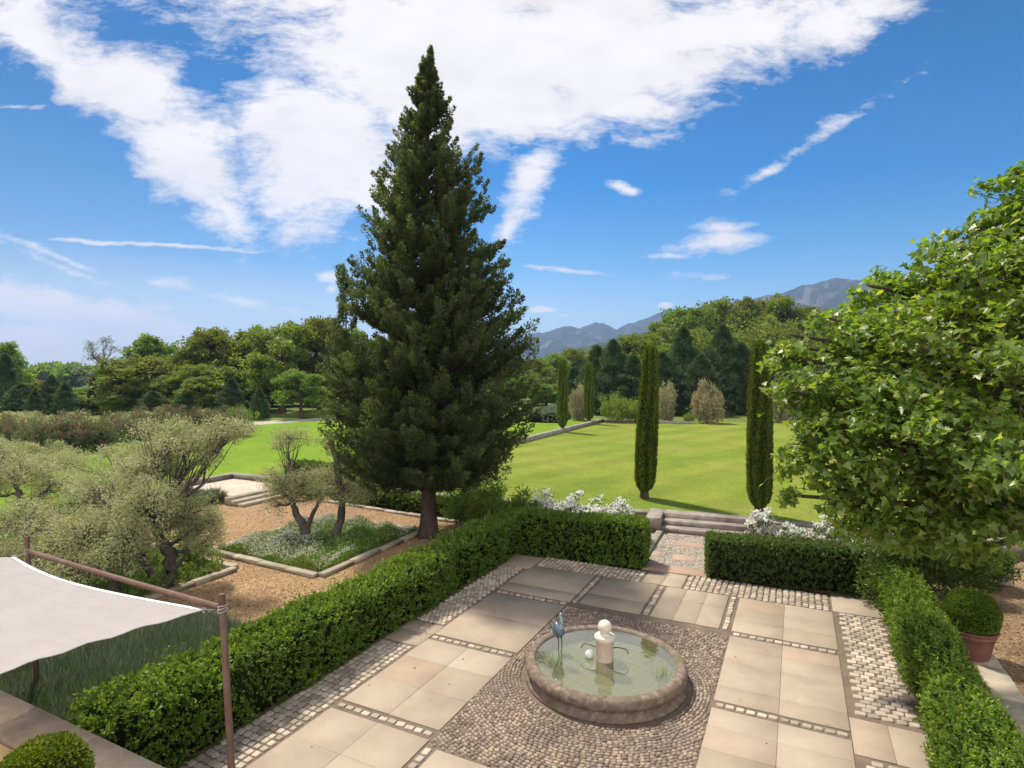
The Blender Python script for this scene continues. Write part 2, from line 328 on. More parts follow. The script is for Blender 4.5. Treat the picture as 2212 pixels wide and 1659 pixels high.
M['lawn'] = ground_mat('mown_lawn', [(0.35, (0.135, 0.195, 0.022)), (0.5, (0.175, 0.218, 0.028)), (0.68, (0.225, 0.232, 0.045))], 0.22, 9, 0.6, (0.11, math.radians(17), 0.055), (0.68, 1.28))
M['lawnleft'] = ground_mat('lush_lawn', [(0.35, (0.125, 0.225, 0.014)), (0.68, (0.18, 0.27, 0.02))], 0.18, 9, 0.5, None, (0.7, 1.25))
def gravel(name, lo, mid, hi, k=1.0):
    s = NT(name); p = s.geo(); v = s.n('ShaderNodeTexVoronoi'); v.inputs['Scale'].default_value = 42 * k; s.l(p, v.inputs['Vector'])
    sp = s.n('ShaderNodeSeparateColor'); s.l(v.outputs['Color'], sp.inputs[0]); c = s.ramp(sp.outputs[0], [(0, lo), (0.5, mid), (1, hi)])
    big = s.noise(p, 0.5, 5, 0.6); c = s.mix(1.0, c, s.ramp(big, [(0.3, (0.82, 0.8, 0.78)), (0.7, (1.12, 1.1, 1.06))]), 'MULTIPLY')
    md = s.noise(p, 9, 6, 0.8); c = s.mix(1.0, c, s.ramp(md, [(0.35, (0.75, 0.74, 0.72)), (0.6, (1.1, 1.1, 1.1))]), 'MULTIPLY')
    h = s.math('ADD', s.math('MULTIPLY', v.outputs['Distance'], -1), s.math('MULTIPLY', md, 1.2))
    return s.done(s.bsdf(c, 0.95, h, 0.9, 0.03, 0.1))
M['gravel'] = gravel('orange_gravel', (0.22, 0.13, 0.065), (0.42, 0.27, 0.145), (0.60, 0.42, 0.25))
M['gravelr'] = gravel('brown_gravel', (0.17, 0.105, 0.055), (0.33, 0.22, 0.125), (0.48, 0.35, 0.225))
M['sand'] = ground_mat('pale_sand', [(0.3, (0.5, 0.41, 0.32)), (0.7, (0.6, 0.5, 0.4))], 1, 20, 0.3)
def stone(name, stops, sc_=3, tv=0.25, stain=None, rough=0.8, bs=0.35, pit=True):
    s = NT(name); p = s.geo(); f = s.noise(p, sc_, 7, 0.65, 0.4); c = s.ramp(f, stops)
    t = s.tint(); c = s.mix(1.0, c, s.ramp(t, [(0, (1 - tv, 1 - tv * 1.05, 1 - tv * 1.1)), (1, (1 + tv, 1 + tv * 0.9, 1 + tv * 0.8))]), 'MULTIPLY')
    if stain:
        g = s.noise(p, stain[0], 5, 0.7); c = s.mix(s.ramp(g, [(stain[2], (0, 0, 0)), (stain[3], (1, 1, 1))]), c, stain[1])
    fi = s.noise(p, 45, 5, 0.8); c = s.mix(1.0, c, s.ramp(fi, [(0.3, (0.86,) * 3), (0.7, (1.1,) * 3)]), 'MULTIPLY')
    h = s.math('ADD', f, s.math('MULTIPLY', fi, 0.35))
    return s.done(s.bsdf(c, rough, h, bs, 0.02, 0.25))
def slabmat():
    s = NT('travertine_slab'); p = s.geo(); f = s.noise(p, 1.1, 6, 0.6, 0.3)
    t = s.tint(); c = s.ramp(t, [(0, (0.33, 0.262, 0.19)), (0.5, (0.37, 0.298, 0.22)), (0.9, (0.385, 0.312, 0.235)), (1, (0.36, 0.26, 0.18))])
    c = s.mix(1.0, c, s.ramp(f, [(0.3, (0.83, 0.82, 0.82)), (0.65, (1.1, 1.1, 1.08))]), 'MULTIPLY')
    mp = s.n('ShaderNodeMapping'); mp.inputs['Scale'].default_value = (14, 70, 14); s.l(p, mp.inputs[0]); pit = s.noise(mp.outputs[0], 1, 5, 0.8)
    c = s.mix(s.ramp(pit, [(0.6, (0, 0, 0)), (0.74, (0.4, 0.4, 0.4))]), c, (0.25, 0.19, 0.14))
    w = s.noise(p, 0.7, 7, 0.75, 1.0); c = s.mix(s.ramp(w, [(0.55, (0, 0, 0)), (0.75, (0.35, 0.35, 0.35))]), c, (0.27, 0.23, 0.19))
    return s.done(s.bsdf(c, 0.75, s.math('ADD', pit, s.math('MULTIPLY', f, 0.5)), 0.25, 0.01, 0.3))
M['slab'] = slabmat()
M['grout'] = stone('dark_grout', [(0.3, (0.13, 0.095, 0.065)), (0.7, (0.2, 0.15, 0.11))], 3, 0.0)
M['cobble'] = stone('limestone_cobble', [(0.3, (0.38, 0.32, 0.25)), (0.7, (0.48, 0.41, 0.325))], 2, 0.34, (1.5, (0.27, 0.22, 0.16), 0.5, 0.75), 0.65)
M['pebble'] = stone('brown_pebble', [(0.3, (0.2, 0.155, 0.12)), (0.7, (0.33, 0.26, 0.2))], 1.2, 0.45, (1.0, (0.2, 0.155, 0.12), 0.5, 0.7), 0.55)
M['pinkslab'] = stone('pink_stone', [(0.3, (0.36, 0.24, 0.17)), (0.7, (0.45, 0.31, 0.23))], 2, 0.15)
M['basin'] = stone('weathered_basin_stone', [(0.25, (0.085, 0.062, 0.048)), (0.5, (0.2, 0.15, 0.115)), (0.75, (0.36, 0.28, 0.21))], 9, 0.15, (2.6, (0.15, 0.125, 0.06), 0.52, 0.7), 0.85, 1.0)
M['coping'] = stone('worn_coping_stone', [(0.3, (0.5, 0.37, 0.24)), (0.7, (0.72, 0.57, 0.4))], 2.2, 0.2, (1.6, (0.3, 0.24, 0.17), 0.48, 0.66), 0.85, 0.5)
M['greystone'] = stone('grey_step_stone', [(0.3, (0.22, 0.19, 0.16)), (0.7, (0.36, 0.31, 0.26))], 2.5, 0.15, (1.6, (0.13, 0.11, 0.09), 0.5, 0.68))
M['kerb'] = stone('pale_kerb_stone', [(0.3, (0.28, 0.24, 0.18)), (0.7, (0.42, 0.37, 0.28))], 3, 0.2, (1.3, (0.2, 0.2, 0.11), 0.5, 0.7))
M['plaster'] = stone('ochre_plaster', [(0.3, (0.6, 0.41, 0.2)), (0.7, (0.74, 0.52, 0.27))], 1.5, 0.1, (1.4, (0.25, 0.19, 0.12), 0.56, 0.7))
M['white'] = stone('pale_limestone', [(0.3, (0.66, 0.56, 0.44)), (0.7, (0.74, 0.65, 0.53))], 6, 0.05, None, 0.6, 0.15)
M['pinkcol'] = stone('pinkish_limestone', [(0.3, (0.5, 0.37, 0.29)), (0.7, (0.6, 0.46, 0.37))], 6, 0.05, None, 0.6, 0.2)
M['terra'] = stone('terracotta', [(0.3, (0.17, 0.075, 0.05)), (0.7, (0.24, 0.115, 0.08))], 4, 0.1, (2.0, (0.25, 0.17, 0.12), 0.58, 0.75), 0.8)
M['sandpot'] = stone('pale_terracotta', [(0.3, (0.36, 0.22, 0.14)), (0.7, (0.46, 0.3, 0.2))], 4, 0.1)
M['wood'] = stone('brown_painted_wood', [(0.3, (0.125, 0.07, 0.048)), (0.7, (0.2, 0.115, 0.08))], 5, 0.1, None, 0.6, 0.3)
M['road'] = ground_mat('gravel_road', [(0.3, (0.36, 0.33, 0.28)), (0.7, (0.45, 0.41, 0.35))], 1, 10, 0.2)
def cloth():
    s = NT('off_white_canvas'); p = s.coord(); w = s.noise(p, 1.5, 3); c = s.ramp(w, [(0.3, (0.60, 0.56, 0.54)), (0.7, (0.66, 0.62, 0.60))])
    a = s.bsdf(c, 0.85, s.noise(s.coord((1.2, 6, 1), 0.6), 2.5, 4, 0.55, 0.8), 0.45, 0.06, 0.1); t = s.n('ShaderNodeBsdfTranslucent'); s.l(c, t.inputs[0])
    m = s.n('ShaderNodeMixShader'); m.inputs[0].default_value = 0.5; s.l(a, m.inputs[1]); s.l(t.outputs[0], m.inputs[2]); return s.done(m.outputs[0])
M['cloth'] = cloth()
s = NT('rope'); M['rope'] = s.done(s.bsdf((0.45, 0.42, 0.4), 0.9))
s = NT('bronze_pipe'); M['pipe'] = s.done(s.bsdf(s.ramp(s.noise(s.coord(), 20, 3), [(0.3, (0.05, 0.04, 0.03)), (0.7, (0.1, 0.08, 0.05))]), 0.5, metal=0.6))
s = NT('white_ball'); M['ballw'] = s.done(s.bsdf((0.62, 0.63, 0.58), 0.4))
s = NT('painted_heron_body'); M['heron'] = s.done(s.bsdf(s.ramp(s.noise(s.coord(), 14, 4), [(0.3, (0.05, 0.075, 0.10)), (0.6, (0.12, 0.165, 0.195)), (0.75, (0.26, 0.30, 0.32))]), 0.35, spec=0.6))
s = NT('painted_heron_neck'); M['heron2'] = s.done(s.bsdf(s.ramp(s.noise(s.coord(), 20, 3), [(0.3, (0.2, 0.3, 0.32)), (0.7, (0.36, 0.45, 0.44))]), 0.35, spec=0.6))
s = NT('dark_metal'); M['dark'] = s.done(s.bsdf((0.05, 0.05, 0.04), 0.5))

s = NT('white_hem'); M['hem'] = s.done(s.bsdf((.86, .86, .84), .8))
# ------------------------------------------------------------------ ground, lawns, terrace
def sheet(name, poly, z, m, kind='structure', thick=0):
    mb = MB(); n = len(poly); mb.add([(x, y, z) for x, y in poly], [list(range(n))])
    if thick:
        V = [(x, y, z) for x, y in poly] + [(x, y, z - thick) for x, y in poly]
        mb.add(V, [((i + 1) % n, i, n + i, n + (i + 1) % n) for i in range(n)])
    return tag(mb.build(name, m), kind=kind)
def fb(a): return 19.55 + 0.095 * (a + 4.2)          # front line of the upper lawn
LZ = 0.45
sheet('ground', [(-6000, -1000), (6000, -1000), (6000, 6000), (-6000, 6000)], -0.10, M['ground'])
BIG = 5900
sheet('field', [(-BIG, -40), (-23.5, -40), (-23.5, 18.4), (-16, fb(-16)), (60, fb(60)), (BIG, fb(60)), (BIG, 5900), (-BIG, 5900)], 0.40, M['field'], thick=0.3)
sheet('lawn', [(-17.6, fb(-17.6)), (45, fb(45)), (45, 66), (-17.6, 60)], LZ, M['lawn'])
sheet('lawn', [(-23.5, -8), (-23.5, 18.3), (-17.85, fb(-17.85)), (-17.85, 60), (-22, 60), (-38, 47), (-62, 40), (-95, 44), (-95, -8)], LZ + 0.004, M['lawnleft'])
sheet('gravel_path', [(-45, 3.9), (-7.0, 3.9), (-7.0, 19.5), (-45, 17.8)], -0.02, M['gravel'])
sheet('gravel_yard', [(1.6, -6), (40, -6), (40, fb(40)), (-4.2, fb(-4)), (-4.2, 15.2), (1.6, 15.2)], -0.024, M['gravelr'])
sheet('sand_patch', [(-23.4, 15.6), (-20.0, 15.6), (-20.0, 18.3), (-23.4, 18.3)], 0.28, M['sand'], thick=0.28)
rd = [gnd(x, y, .42) for x, y in ((470, 921), (560, 918.5), (640, 912.5), (700, 908.5), (800, 906))]; rd2 = [gnd(x, y, .42) for x, y in ((800, 903.5), (690, 904.5), (600, 909), (540, 914), (470, 916.5))]
sheet('road', [(p.x, p.y) for p in rd + rd2], LZ + 0.012, M['road'])

# terrace: dark bed, travertine slabs, limestone cobbles, ring-laid pebbles
T = empty('terrace', (0, 0, 0)); tag(T, kind='structure')
mb = MB(); mb.add([(-7.1, -2, -0.004), (1.68, -2, -0.004), (1.68, 15.15, -0.004), (-7.1, 14.62, -0.004)], [(0, 1, 2, 3)]); mb.build('terrace_bed', M['grout'], T)
g = np.random.default_rng(3)
sl = MB()
def slabs(a0, a1, b0, b1, na, rows, gap=0.0025, off=0):
    A = np.linspace(a0, a1, na + 1)
    for i in range(na):
        R = rows if not off or i % 2 == 0 else [rows[0]] + [r + off for r in rows[1:-1]] + [rows[-1]]
        for k in range(len(R) - 1):
            sl.box(A[i] + gap, A[i+1] - gap, R[k] + gap, R[k+1] - gap, -0.02, 0.012 + g.uniform(0, 0.003), g.uniform(0, 1), bev=0.002)
Rr = [9.35, 9.82, 10.72, 11.27, 11.8]
slabs(-1.13, 0.70, 0, 0, 2, Rr)                                   # right, beside the fountain
slabs(-1.13, 0.70, 0, 0, 2, [12.05, 12.65, 13.27, 13.95])
slabs(-1.13, 0.70, 0, 0, 2, [6.8, 7.5, 8.07, 8.62, 9.12])
slabs(-1.13, 0.70, 0, 0, 2, [3.6, 4.4, 5.2, 5.9, 6.57])
slabs(-6.28, -4.5, 0, 0, 1, [12.03, 12.55, 13.93])
slabs(-6.28, -4.5, 0, 0, 1, [9.36, 10.6, 11.77])
slabs(-6.28, -4.5, 0, 0, 2, [6.82, 7.6, 8.4, 9.13])
slabs(-6.28, -4.5, 0, 0, 2, [3.2, 4.1, 5.0, 5.8, 6.58])
slabs(-4.29, -2.95, 0, 0, 1, [12.05, 12.7, 13.93])
slabs(-2.73, -1.36, 0, 0, 3, [12.05, 13.2, 13.93])
slabs(-4.3, -1.15, 0, 0, 4, [3.4, 4.3, 5.2, 5.9, 6.45])
slabs(-7.05, -6.2, 0, 0, 1, [13.64, 14.6])                         # corners and cross bands in the edge borders
slabs(-7.05, -6.29, 0, 0, 1, [8.79, 9.3, 9.72])
slabs(0.71, 1.66, 0, 0, 2, [8.82, 9.74]); slabs(0.71, 1.66, 0, 0, 1, [14.02, 15.1])
slabs(-3.36, -2.42, 0, 0, 2, [13.96, 14.9])
sl.build('paving_slab', M['slab'], T)
cb = MB()
def stones(a0, a1, b0, b1, pa, pb, m=0.72, off=0.5, h=0.018, rr=0.16, jit=0.08, swap=False):
    na = max(1, round((a1 - a0) / pa)); nb = max(1, round((b1 - b0) / pb)); pa = (a1 - a0) / na; pb = (b1 - b0) / nb
    for j in range(nb):
        for i in range(na):
            ca = a0 + (i + 0.5 + (off * pa if False else 0)) * pa; cb_ = b0 + (j + 0.5) * pb
            if off and j % 2: ca += off * pa
            if off and j % 2 and i == na - 1: continue
            stone1(cb, ca + g.normal(0, abs(jit * pa * .5)), cb_ + g.normal(0, abs(jit * pb * .5)), pa * m * g.uniform(.9, 1.1) / 2, pb * m * g.uniform(.9, 1.1) / 2, h, g.normal(0, 0.06))
def stone1(mb, x, y, hx, hy, h, rot, t=None, k=0.84, cq=.78):
    c, s_ = math.cos(rot), math.sin(rot); P = []
    for z, q in ((-0.01, 1.0), (h * 0.75, 0.96), (h, k)):
        for u, v in ((-1, -cq), (-cq, -1), (cq, -1), (1, -cq), (1, cq), (cq, 1), (-cq, 1), (-1, cq)):
            u *= hx * q; v *= hy * q; P.append((x + u * c - v * s_, y + u * s_ + v * c, z))
    F = []
    for r in (0, 8):
        for i in range(8): j = (i + 1) % 8; F.append((r + i, r + j, r + 8 + j, r + 8 + i))
    tt = g.uniform(0, 1) if t is None else t
    mb.add(P, F, tt); mb.add(P[16:], [tuple(range(8))], tt)
stones(-7.04, -6.33, 9.78, 13.6, .105, .105, .8, 0.5, rr=.2)
stones(-7.04, -6.33, 3.4, 8.74, .118, .125, .8, 0)
stones(-6.17, -3.42, 13.97, 14.75, .12, .11, .78, 0)
stones(-2.38, 0.66, 13.98, 14.98, .13, .12, .78, 0)
stones(0.80, 1.62, 9.86, 13.98, .165, .125, .83, 0.5)
stones(0.80, 1.62, 4.0, 8.76, .165, .125, .83, 0.5)
for a0, a1, b0, b1, ax in ((-6.28, -4.5, 11.79, 12.01, 0), (-6.28, -4.5, 9.15, 9.34, 0), (-6.28, -4.5, 6.6, 6.8, 0), (-1.13, .7, 11.82, 12.03, 0), (-1.13, .7, 9.14, 9.33, 0), (-1.13, .7, 6.59, 6.78, 0),
                           (-4.5, -4.3, 12.03, 13.93, 1), (-2.95, -2.73, 12.05, 13.9, 1), (-1.36, -1.15, 12.05, 13.95, 1), (-4.5, -4.3, 3.4, 6.45, 1)):
    if ax == 0: stones(a0 + .03, a1 - .03, b0 + .045, b1 - .045, .15, b1 - b0 - .09, .82, 0)
    else: stones(a0 + .045, a1 - .045, b0 + .02, b1 - .02, a1 - a0 - .09, .15, .82, 0)
cb.build('cobbles', M['cobble'], T)
FC = xy2ab(1.54, 9.56)                    # fountain centre
pb = MB(); r = 1.42
while r < 4.6:
    n = int(2 * math.pi * r / 0.076); ph = g.uniform(0, 6.28)
    for i in range(n):
        t = ph + i * 2 * math.pi / n; x = FC[0] + r * math.cos(t); y = FC[1] + r * math.sin(t)
        if -4.47 < x < -1.16 and 6.5 < y < 11.77:
            stone1(pb, x + g.normal(0, .006), y + g.normal(0, .006), .034 * g.uniform(.75, 1.15), .0215 * g.uniform(.8, 1.2), g.uniform(.012, .022), t + math.pi / 2 + g.normal(0, .12), k=0.5, cq=.55)
    r += 0.057
pb.build('pebbles', M['pebble'], T, smooth=False)

# pebble mosaic path to the steps
PP = empty('garden_path', (0, 0, 0)); tag(PP, kind='structure')
s = NT('black_white_pebbles'); p = s.geo(); v = s.n('ShaderNodeTexVoronoi'); v.inputs['Scale'].default_value = 26; s.l(p, v.inputs['Vector'])
sp = s.n('ShaderNodeSeparateColor'); s.l(v.outputs['Color'], sp.inputs[0]); c = s.ramp(sp.outputs[0], [(0, (.08, .075, .065)), (.3, (.16, .14, .12)), (.38, (.42, .37, .3)), (1, (.58, .52, .43))])
ed = s.voro(p, 26, 'DISTANCE_TO_EDGE'); c = s.mix(s.ramp(ed, [(0.04, (1, 1, 1)), (0.16, (0, 0, 0))]), c, (0.2, 0.155, 0.11))
M['mosaic'] = s.done(s.bsdf(c, 0.7, ed, 0.8, 0.02))
mb = MB(); mb.add([(-4.0, 15.0, 0.006), (-1.7, 15.15, 0.006), (-1.9, 19.2, 0.006), (-4.2, 19.0, 0.006)], [(0, 1, 2, 3)]); mb.build('pebble_mosaic', M['mosaic'], PP)
mb = MB()
mb.box(-3.6, -2.0, 14.95, 15.5, -.02, .02, .5, rot=.05, bev=.004)
for a0, a1, b0, b1 in ((-3.05, -2.45, 16.1, 16.55), (-3.75, -3.4, 16.15, 16.6), (-3.25, -2.2, 17.5, 17.95), (-2.3, -2.0, 16.4, 16.9)): mb.box(a0, a1, b0, b1, -.01, .016, g.uniform(0, 1), rot=.06, bev=.004)
mb.build('stone_band', M['pinkslab'], PP)

# stone steps up to the lawn and the copings of the retaining walls
def prism_along(mb, p, q, w, z0, z1, **k): mb.obox(p, q, w, z0, z1, **k)
rot = math.atan(0.095)
def lf(a, b): # local (along the lawn edge, away) -> world
    return (a * math.cos(rot) - b * math.sin(rot), a * math.sin(rot) + b * math.cos(rot))
E0 = (-3.9, 18.75)
st = empty('stone_steps', (E0[0] + 1, E0[1], 0), 'three weathered grey stone steps rising from the pebble path to the lawn', 'steps')
def stepbox(x0, x1, y0, y1, z0, z1, name, mt=M['greystone']):
    mb = MB(); mb.box(x0, x1, y0, y1, z0, z1, g.uniform(0.2, .8), bev=0.015)
    V = mb.v[0]; a = V[:, 0].copy(); b = V[:, 1].copy(); V[:, 0] = E0[0] + a * math.cos(rot) - b * math.sin(rot); V[:, 1] = E0[1] + a * math.sin(rot) + b * math.cos(rot)
    return mb.build(name, mt, st, st.location)
stepbox(0, 2.6, 0, 0.42, 0, .155, 'step'); stepbox(0, 2.6, .40, .80, 0.0, .31, 'step'); stepbox(0, 2.6, .78, 1.3, 0, .465, 'step')
stepbox(-.48, -.004, -.1, 1.3, 0, .47, 'side_slab', M['greystone']); stepbox(2.604, 3.0, -.1, 1.3, 0, .47, 'side_slab', M['greystone'])
def lawnwall(name, a0, a1, label, w=.36):
    p = (a0, fb(a0) - .02); q = (a1, fb(a1) - .02); o = empty(name, (a0, fb(a0), 0), label, 'low wall')
    mb = MB(); mb.obox(p, q, w - .08, -.05, .39, bev=0.0); mb.build('wall_face', M['greystone'], o, o.location)
    mb = MB(); n = max(1, int(abs(a1 - a0) / 1.1)); 
    for i in range(n):
        t0, t1 = i / n, (i + 1) / n; d = .004
        P = (p[0] + (q[0]-p[0]) * t0 + d, p[1] + (q[1]-p[1]) * t0); Q = (p[0] + (q[0]-p[0]) * t1 - d, p[1] + (q[1]-p[1]) * t1)
        mb.obox(P, Q, w, .393, .47, g.uniform(0, 1))
    mb.build('coping', M['greystone'], o, o.location)
lawnwall('retaining_wall', -0.95, 16, 'low grey stone wall along the lawn edge, running right behind the big leafy tree')
lawnwall('retaining_wall', -17.3, -4.45, 'low grey stone wall left of the steps, hidden by roses and hedges')
# thin kerb wall across the lawn with the distant clipped cypresses
kw = MB(); P0 = gnd(1120, 957, .5); P1 = gnd(1300, 910.5, .5); kw.obox(P0, P1, .4, .3, .78, .5); P2 = gnd(1500, 915, .5); kw.obox(P1, (P2.x, P2.y), .35, .3, .70, .4)
tag(kw.build('kerb_wall', M['greystone'], None, (P0.x, P0.y, .4)), 'low stone kerb wall crossing the far lawn past two distant clipped cypresses', 'low wall')
# sand patch surround and its steps
sp_ = empty('sand_patch_surround', (-23.4, 18.3, .28), 'low dark stone surround on two sides of the pale sand patch', 'low wall')
mb = MB(); mb.obox((-23.58, 14.8), (-23.58, 18.6), .32, .25, .50); mb.obox((-23.4, 18.46), (-19.6, 18.46 + .2), .32, .25, .50, .3); mb.build('coping', M['greystone'], sp_, sp_.location)
ss = empty('sand_steps', (-19.6, 17, 0), 'two long low stone steps from the orange gravel up to the pale sand patch', 'steps')
for k, (x0, x1, z) in enumerate(((-19.35, -19.0, .10), (-19.72, -19.352, .19), (-20.05, -19.722, .285))):
    mb = MB(); mb.box(x0, x1, 15.3, 18.8, -.05, z, g.uniform(0, 1), bev=.015); mb.build('step', M['kerb'], ss, ss.location)
# island bed edging
def edging(name, segs, label, z=.09, w=.2):
    o = empty(name, (segs[0][0][0], segs[0][0][1], 0), label, 'kerb')
    for p, q in segs:
        mb = MB(); ln = math.hypot(q[0]-p[0], q[1]-p[1]); n = max(1, int(ln / 1.0))
        for i in range(n):
            t0, t1 = i / n, (i + 1) / n; j = g.normal(0, .012)
            mb.obox((p[0] + (q[0]-p[0]) * t0, p[1] + (q[1]-p[1]) * t0 + j), (p[0] + (q[0]-p[0]) * t1 * .997 , p[1] + (q[1]-p[1]) * t1 + j), w, -.04, z + g.normal(0, .006), g.uniform(0, 1))
        mb.build('kerb_stone', M['kerb'], o, o.location)
edging('bed_edging', [((-14.9, 10.95), (-10.75, 10.75)), ((-10.65, 10.85), (-10.75, 15.3)), ((-10.9, 15.4), (-14.9, 15.35)), ((-15.0, 15.2), (-15.0, 11.0))], 'pale stone edging round the square island bed of the two olive trees')
edging('bed_edging', [((-13.0, 10.2), (-13.0, 4.5)), ((-13.1, 10.3), (-22, 10.3))], 'pale stone edging of the overgrown olive bed, ending in the orange gravel')
edging('bed_edging', [((-17.0, 17.5), (-8.2, 16.75))], 'thin stone edging between the orange gravel and the dark hedge behind the big conifer', .06)
edging('bed_edging', [((-3.75, 15.7), (-3.9, 18.6))], 'small stone edging at the left side of the pebble path', .1)
edging('bed_edging', [((2.95, 10.2), (3.0, 14.6)), ((2.95, 4), (2.95, 10.1))], 'worn stone edging beside the potted box ball behind the right hedge', .04, .42)

# terrace wall with coping, raised floor inside (bottom left)
wl = empty('terrace_wall', (-7, 3.6, 0), 'ochre rendered terrace wall with a broad worn stone coping, under the shade sail', 'wall')
mb = MB(); mb.box(-16, -4.3, 3.36, 3.70, -.05, .865, .5); mb.build('wall_face', M['plaster'], wl, wl.location)
mb = MB(); x = -16
while x < -4.3: 
    mb.box(x + .003, x + 1.28, 3.26, 3.76, .868, .96, g.uniform(0, 1), bev=.02); x += 1.283
mb.build('coping', M['coping'], wl, wl.location)
fl = MB(); fl.box(-16, -4.3, -3, 3.35, -.05, .52, .5); tag(fl.build('upper_terrace_floor', M['coping']), kind='structure')

# mountains
def ridge(name, Y, pts, depth, m, zb=-0.5, seed=1, amp=0.022, nx=160, ny=14):
    gg = np.random.default_rng(seed); xs = np.array([p[0] for p in pts], float); ys = np.array([p[1] for p in pts], float)
    X = np.linspace(xs[0], xs[-1], nx); H0 = CAMZ + (813.4 - np.interp(X, xs, ys)) / FPX * Y
    ph = gg.uniform(0, 6.28, 12); V = np.zeros((ny, nx, 3)); hr = CAMZ - zb
    for j in range(ny):
        t = j / (ny - 1) # 0 front foot, 1 ridge, fall behind
        tt = t if t <= .8 else .8; prof = (tt / .8) ** 0.75 if t <= .8 else 1 - (t - .8) * 1.5
        yy = Y + (t - .8) * depth
        xx = (X - 1106) / FPX * Y * (0.98 + 0.02)
        nz = sum(np.sin(X * f + ph[k] + t * 9 * ((k % 3) - 1)) / (k + 1.2) for k, f in enumerate((.031, .057, .11, .19, .33, .6)))
        nz2 = sum(np.sin(X * f + ph[k + 6] + t * (7 + 3 * k)) / (k + 1) for k, f in enumerate((.09, .17, .37)))
        z = zb + (H0 - zb) * (prof + (amp * nz * (1 - abs(t - .5) * 1.2) if t < .8 and t > 0 else 0))
        yo = nz2 * depth * .05 * (1 if t < .78 else 0)
        a, b = xy2ab(xx, yy + yo); V[j, :, 0] = a; V[j, :, 1] = b; V[j, :, 2] = z
    i = np.arange(ny - 1)[:, None] * nx; k = np.arange(nx - 1)[None, :]
    F = np.stack([i + k, i + k + 1, i + nx + k + 1, i + nx + k], -1).reshape(-1, 4)
    mb = MB(); mb.add(V.reshape(-1, 3), F); return tag(mb.build(name, m, smooth=False), kind='structure')
s = NT('limestone_scrub'); p = s.geo(); mp = s.n('ShaderNodeMapping'); mp.inputs['Scale'].default_value = (1, 1, .45); s.l(p, mp.inputs[0])
f = s.noise(mp.outputs[0], .012, 9, .72, .4); c = s.ramp(f, [(.4, (.03, .045, .04)), (.54, (.05, .06, .055)), (.62, (.12, .12, .12)), (.8, (.2, .19, .18))])
M['rock'] = s.done(s.bsdf(c, 1, f, 1.0, 12, 0))
s = NT('wooded_slope'); p = s.geo(); f = s.noise(p, .05, 8, .7); c = s.ramp(f, [(.35, (.03, .05, .018)), (.55, (.07, .1, .03)), (.7, (.12, .15, .05))]); M['wood_slope'] = s.done(s.bsdf(c, 1, f, 1.0, 6, 0))
ridge('mountain', 3500, [(900, 812), (1010, 770), (1080, 745), (1140, 722), (1170, 714), (1215, 706), (1250, 705), (1290, 697), (1318, 702), (1328, 712), (1345, 700), (1380, 687), (1420, 674), (1445, 672), (1490, 680), (1560, 700), (1640, 730), (1800, 790)], 1500, M['rock'], seed=3)
ridge('mountain', 2500, [(1330, 770), (1440, 705), (1520, 668), (1590, 646), (1640, 640), (1680, 632), (1710, 617), (1745, 606), (1790, 604), (1830, 604), (1900, 612), (2000, 600), (2120, 625), (2300, 640), (2600, 700)], 1100, M['rock'], seed=8)
ridge('hill', 900, [(1120, 795), (1190, 765), (1260, 748), (1330, 735), (1390, 716), (1450, 700), (1520, 690), (1620, 676), (1760, 668), (1900, 670), (2200, 690), (2500, 760)], 500, M['wood_slope'], seed=5, amp=.03, nx=260)
ridge('hill', 1500, [(-500, 800), (-100, 803), (60, 808), (130, 806), (300, 802), (500, 800), (800, 797), (1100, 792), (1200, 790), (1400, 800)], 500, M['wood_slope'], seed=6, amp=.02)

# the air: pale haze that turns the far hills blue
hz = MB(); hz.box(-6100, 6100, -1100, 6100, -1.2, 520, 0); s = NT('haze_air'); pv = s.n('ShaderNodeVolumePrincipled'); pv.inputs['Color'].default_value = (.40, .61, 1.0, 1); pv.inputs['Density'].default_value = 0.00018; pv.inputs['Anisotropy'].default_value = 0.2
s.l(pv.outputs[0], s.out.inputs['Volume']); tag(hz.build('haze', s.m), kind='stuff')
# ------------------------------------------------------------------ fountain
fx, fy = FC
fo = empty('fountain', (fx, fy, 0), 'round weathered stone fountain basin with a moulded rim in the middle of the terrace', 'fountain')
mb = MB(); mb.lathe([(1.0, 0.04), (1.315, 0.0), (1.315, .035), (1.275, .05), (1.262, .075), (1.255, .12), (1.265, .15), (1.29, .165), (1.312, .19), (1.322, .23), (1.318, .275), (1.30, .31), (1.27, .335), (1.23, .345), (1.195, .343), (1.168, .333), (1.15, .315), (1.135, .1), (1.125, .02)], (fx, fy, 0), 96, jit=0.0022)
mb.build('basin', M['basin'], fo, fo.location, smooth=True)
s = NT('pool_tiles'); p = s.geo(); mp = s.n('ShaderNodeMapping'); mp.inputs['Rotation'].default_value = (0, 0, .35); s.l(p, mp.inputs[0]); br = s.n('ShaderNodeTexBrick'); s.l(mp.outputs[0], br.inputs[0]); br.inputs['Scale'].default_value = 7; br.offset = 0
br.inputs['Brick Width'].default_value = 1; br.inputs['Row Height'].default_value = 1; br.inputs['Mortar Size'].default_value = .05
br.inputs['Color1'].default_value = (.32, .33, .21, 1); br.inputs['Color2'].default_value = (.25, .29, .25, 1); br.inputs['Mortar'].default_value = (.46, .45, .27, 1)
nz = s.noise(p, 3, 5, .7); c = s.mix(s.ramp(nz, [(.45, (0, 0, 0)), (.7, (1, 1, 1))]), br.outputs[0], (.33, .31, .13)); M['tile'] = s.done(s.bsdf(c, .6))
mb = MB(); mb.lathe([(1.138, .12), (0.0001, .12)], (fx, fy, 0), 48); mb.build('basin_floor', M['tile'], fo, fo.location)
